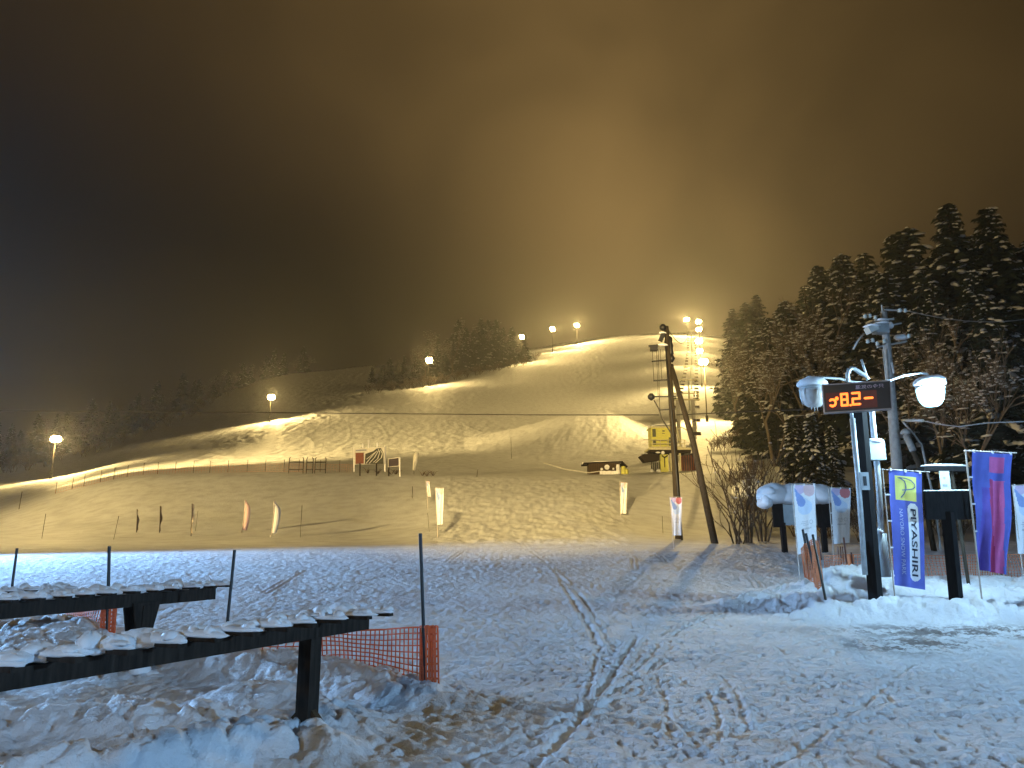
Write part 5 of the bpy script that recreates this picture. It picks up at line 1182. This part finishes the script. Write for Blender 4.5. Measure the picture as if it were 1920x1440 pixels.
# tree belt on the ridge left of the run
G2 = 'dark trees of the ridge belt'
for k in range(30):
    x = 700 + k * 9.5 + rd.uniform(-5, 5); Y = float(np.interp(x, [700, 800, 900, 985], [330, 350, 400, 440])) + rd.uniform(0, 40); yb = float(np.interp(x, [700, 820, 900, 985], [722, 690, 668, 655]))
    yt = yb - float(np.interp(x, [700, 760, 850, 920, 985], [38, 50, 78, 68, 35])) * rd.uniform(.7, 1.1)
    pr, u, H0 = ((C4, U4, 16), (B1, V1, 12), (C4, U4, 16))[k % 3]; put(pr, u, x, yt, Y, H0, 'dark tree in the belt along the ridge left of the ski run', G2)
for k in range(26):
    x = 690 + k * 12.5 + rd.uniform(-5, 5); Y = float(np.interp(x, [690, 820, 980, 1060], [300, 335, 420, 500])); q = onground(x, Y)
    place(B4, V4, q, rd.uniform(0, 6.28), rd.uniform(1.2, 2.2), 'frosted brush at the edge of the ridge tree belt', 'brush along the ridge')
# dark woods beyond the left edge of the run
G3 = 'dark trees beyond the left side of the slope'
for k in range(56):
    x = -60 + k * 11.5 + rd.uniform(-8, 8); Y = float(np.interp(x, [-60, 100, 300, 480, 600], [230, 250, 330, 440, 500])) + rd.uniform(0, 60)
    q = onground(x, Y); s_ = rd.uniform(.7, 1.35); pr, u = ((C4, U4), (B1, V1), (C4, U4), (B2, V2))[k % 4]
    place(pr, u, q + Vector((0, 0, -.3)), rd.uniform(0, 6.28), s_, 'dark tree in the unlit wood left of the slope', G3)
for k in range(22):
    x = -40 + k * 22 + rd.uniform(-6, 6); Y = float(np.interp(x, [-60, 100, 300, 480], [205, 225, 300, 400])) + rd.uniform(-15, 15); q = onground(x, Y)
    place(B4, V4, q, rd.uniform(0, 6.28), rd.uniform(1.2, 2.4), 'brush along the dark edge of the wood left of the slope', 'brush along the left wood')

# ------------------------------------------------------------------ haze
m = MB(); m.box((0, 500, 128), (4300, 1240, 262)); hz = m.build('haze', 'snow'); hz['kind'] = 'stuff'; hz['label'] = 'thin freezing haze glowing round the lamps'
hm = bpy.data.materials.new('haze_air'); hm.use_nodes = True; nt = hm.node_tree; nt.nodes.clear()
o = nt.nodes.new('ShaderNodeOutputMaterial'); v = nt.nodes.new('ShaderNodeVolumePrincipled'); v.inputs['Density'].default_value = .00032; v.inputs['Color'].default_value = (.92, .92, .92, 1); v.inputs['Anisotropy'].default_value = .72
nt.links.new(v.outputs[0], o.inputs['Volume']); hz.data.materials.clear(); hz.data.materials.append(hm)

# ------------------------------------------------------------------ night sky: low cloud lit amber from below
w = bpy.data.worlds.new('World'); scene.world = w; w.use_nodes = True; nt = w.node_tree; N = nt.nodes; L = nt.links; N.clear()
out = N.new('ShaderNodeOutputWorld'); tc = N.new('ShaderNodeTexCoord')
def vdir(x, y):
    a = (x - 960) / F; b = (720 - y) / F; return Vector((a, math.cos(TH) - b * math.sin(TH), math.sin(TH) + b * math.cos(TH))).normalized()
nz = N.new('ShaderNodeTexNoise'); nz.inputs['Scale'].default_value = 3.2; nz.inputs['Detail'].default_value = 5; nz.inputs['Roughness'].default_value = .45; nz.inputs['Distortion'].default_value = .4
L.new(tc.outputs['Generated'], nz.inputs['Vector'])
def M_(op, a, b=None, clamp=False):
    n = N.new('ShaderNodeMath'); n.operation = op; n.use_clamp = clamp
    for i, q in enumerate((a, b)):
        if q is None: continue
        if isinstance(q, (int, float)): n.inputs[i].default_value = q
        else: L.new(q, n.inputs[i])
    return n.outputs[0]
def lobe(x, y, width_deg, strength, p=1.0):
    n = N.new('ShaderNodeVectorMath'); n.operation = 'DOT_PRODUCT'; L.new(tc.outputs['Generated'], n.inputs[0]); n.inputs[1].default_value = vdir(x, y)
    ang = M_('ARCCOSINE', M_('MINIMUM', n.outputs['Value'], .99999)); q = M_('DIVIDE', ang, R(width_deg)); q = M_('MULTIPLY', q, q)
    return M_('MULTIPLY', M_('POWER', 2.71828, M_('MULTIPLY', q, -1.0)), strength)
SKY = [(1200, 400, 8.5, .078), (1120, 250, 20, .062), (980, 30, 30, .055), (1350, 180, 24, .02)]
tot = None
for q in SKY:
    l = lobe(*q); tot = l if tot is None else M_('ADD', tot, l)
dark = lobe(720, 520, 12, .05); tot = M_('SUBTRACT', tot, dark); dark2 = lobe(200, 600, 17, .03); tot = M_('SUBTRACT', tot, dark2)
mrn = N.new('ShaderNodeMapRange'); mrn.inputs['From Min'].default_value = .3; mrn.inputs['From Max'].default_value = .7; mrn.inputs['To Min'].default_value = .62; mrn.inputs['To Max'].default_value = 1.3
L.new(nz.outputs['Fac'], mrn.inputs['Value']); tot = M_('MULTIPLY', M_('MAXIMUM', M_('ADD', tot, .010), .004), mrn.outputs['Result'])
sky = N.new('ShaderNodeTexSky'); sky.sky_type = 'NISHITA'; sky.sun_disc = False; sky.sun_elevation = R(-8); sky.sun_rotation = R(180)
bg1 = N.new('ShaderNodeBackground'); L.new(sky.outputs[0], bg1.inputs['Color']); bg1.inputs['Strength'].default_value = .05
cb = N.new('ShaderNodeCombineColor'); L.new(tot, cb.inputs[0]); L.new(M_('MULTIPLY', tot, .60), cb.inputs[1]); L.new(M_('MULTIPLY', tot, .20), cb.inputs[2])
bg2 = N.new('ShaderNodeBackground'); L.new(cb.outputs[0], bg2.inputs['Color']); bg2.inputs['Strength'].default_value = 1.0
ad = N.new('ShaderNodeAddShader'); L.new(bg1.outputs[0], ad.inputs[0]); L.new(bg2.outputs[0], ad.inputs[1]); L.new(ad.outputs[0], out.inputs['Surface'])

cy = scene.cycles
cy.use_denoising = True; cy.max_bounces = 5; cy.diffuse_bounces = 2; cy.glossy_bounces = 2; cy.transmission_bounces = 3; cy.volume_bounces = 0; cy.transparent_max_bounces = 8
cy.sample_clamp_indirect = 4.0; cy.use_light_tree = True; cy.caustics_reflective = False; cy.caustics_refractive = False
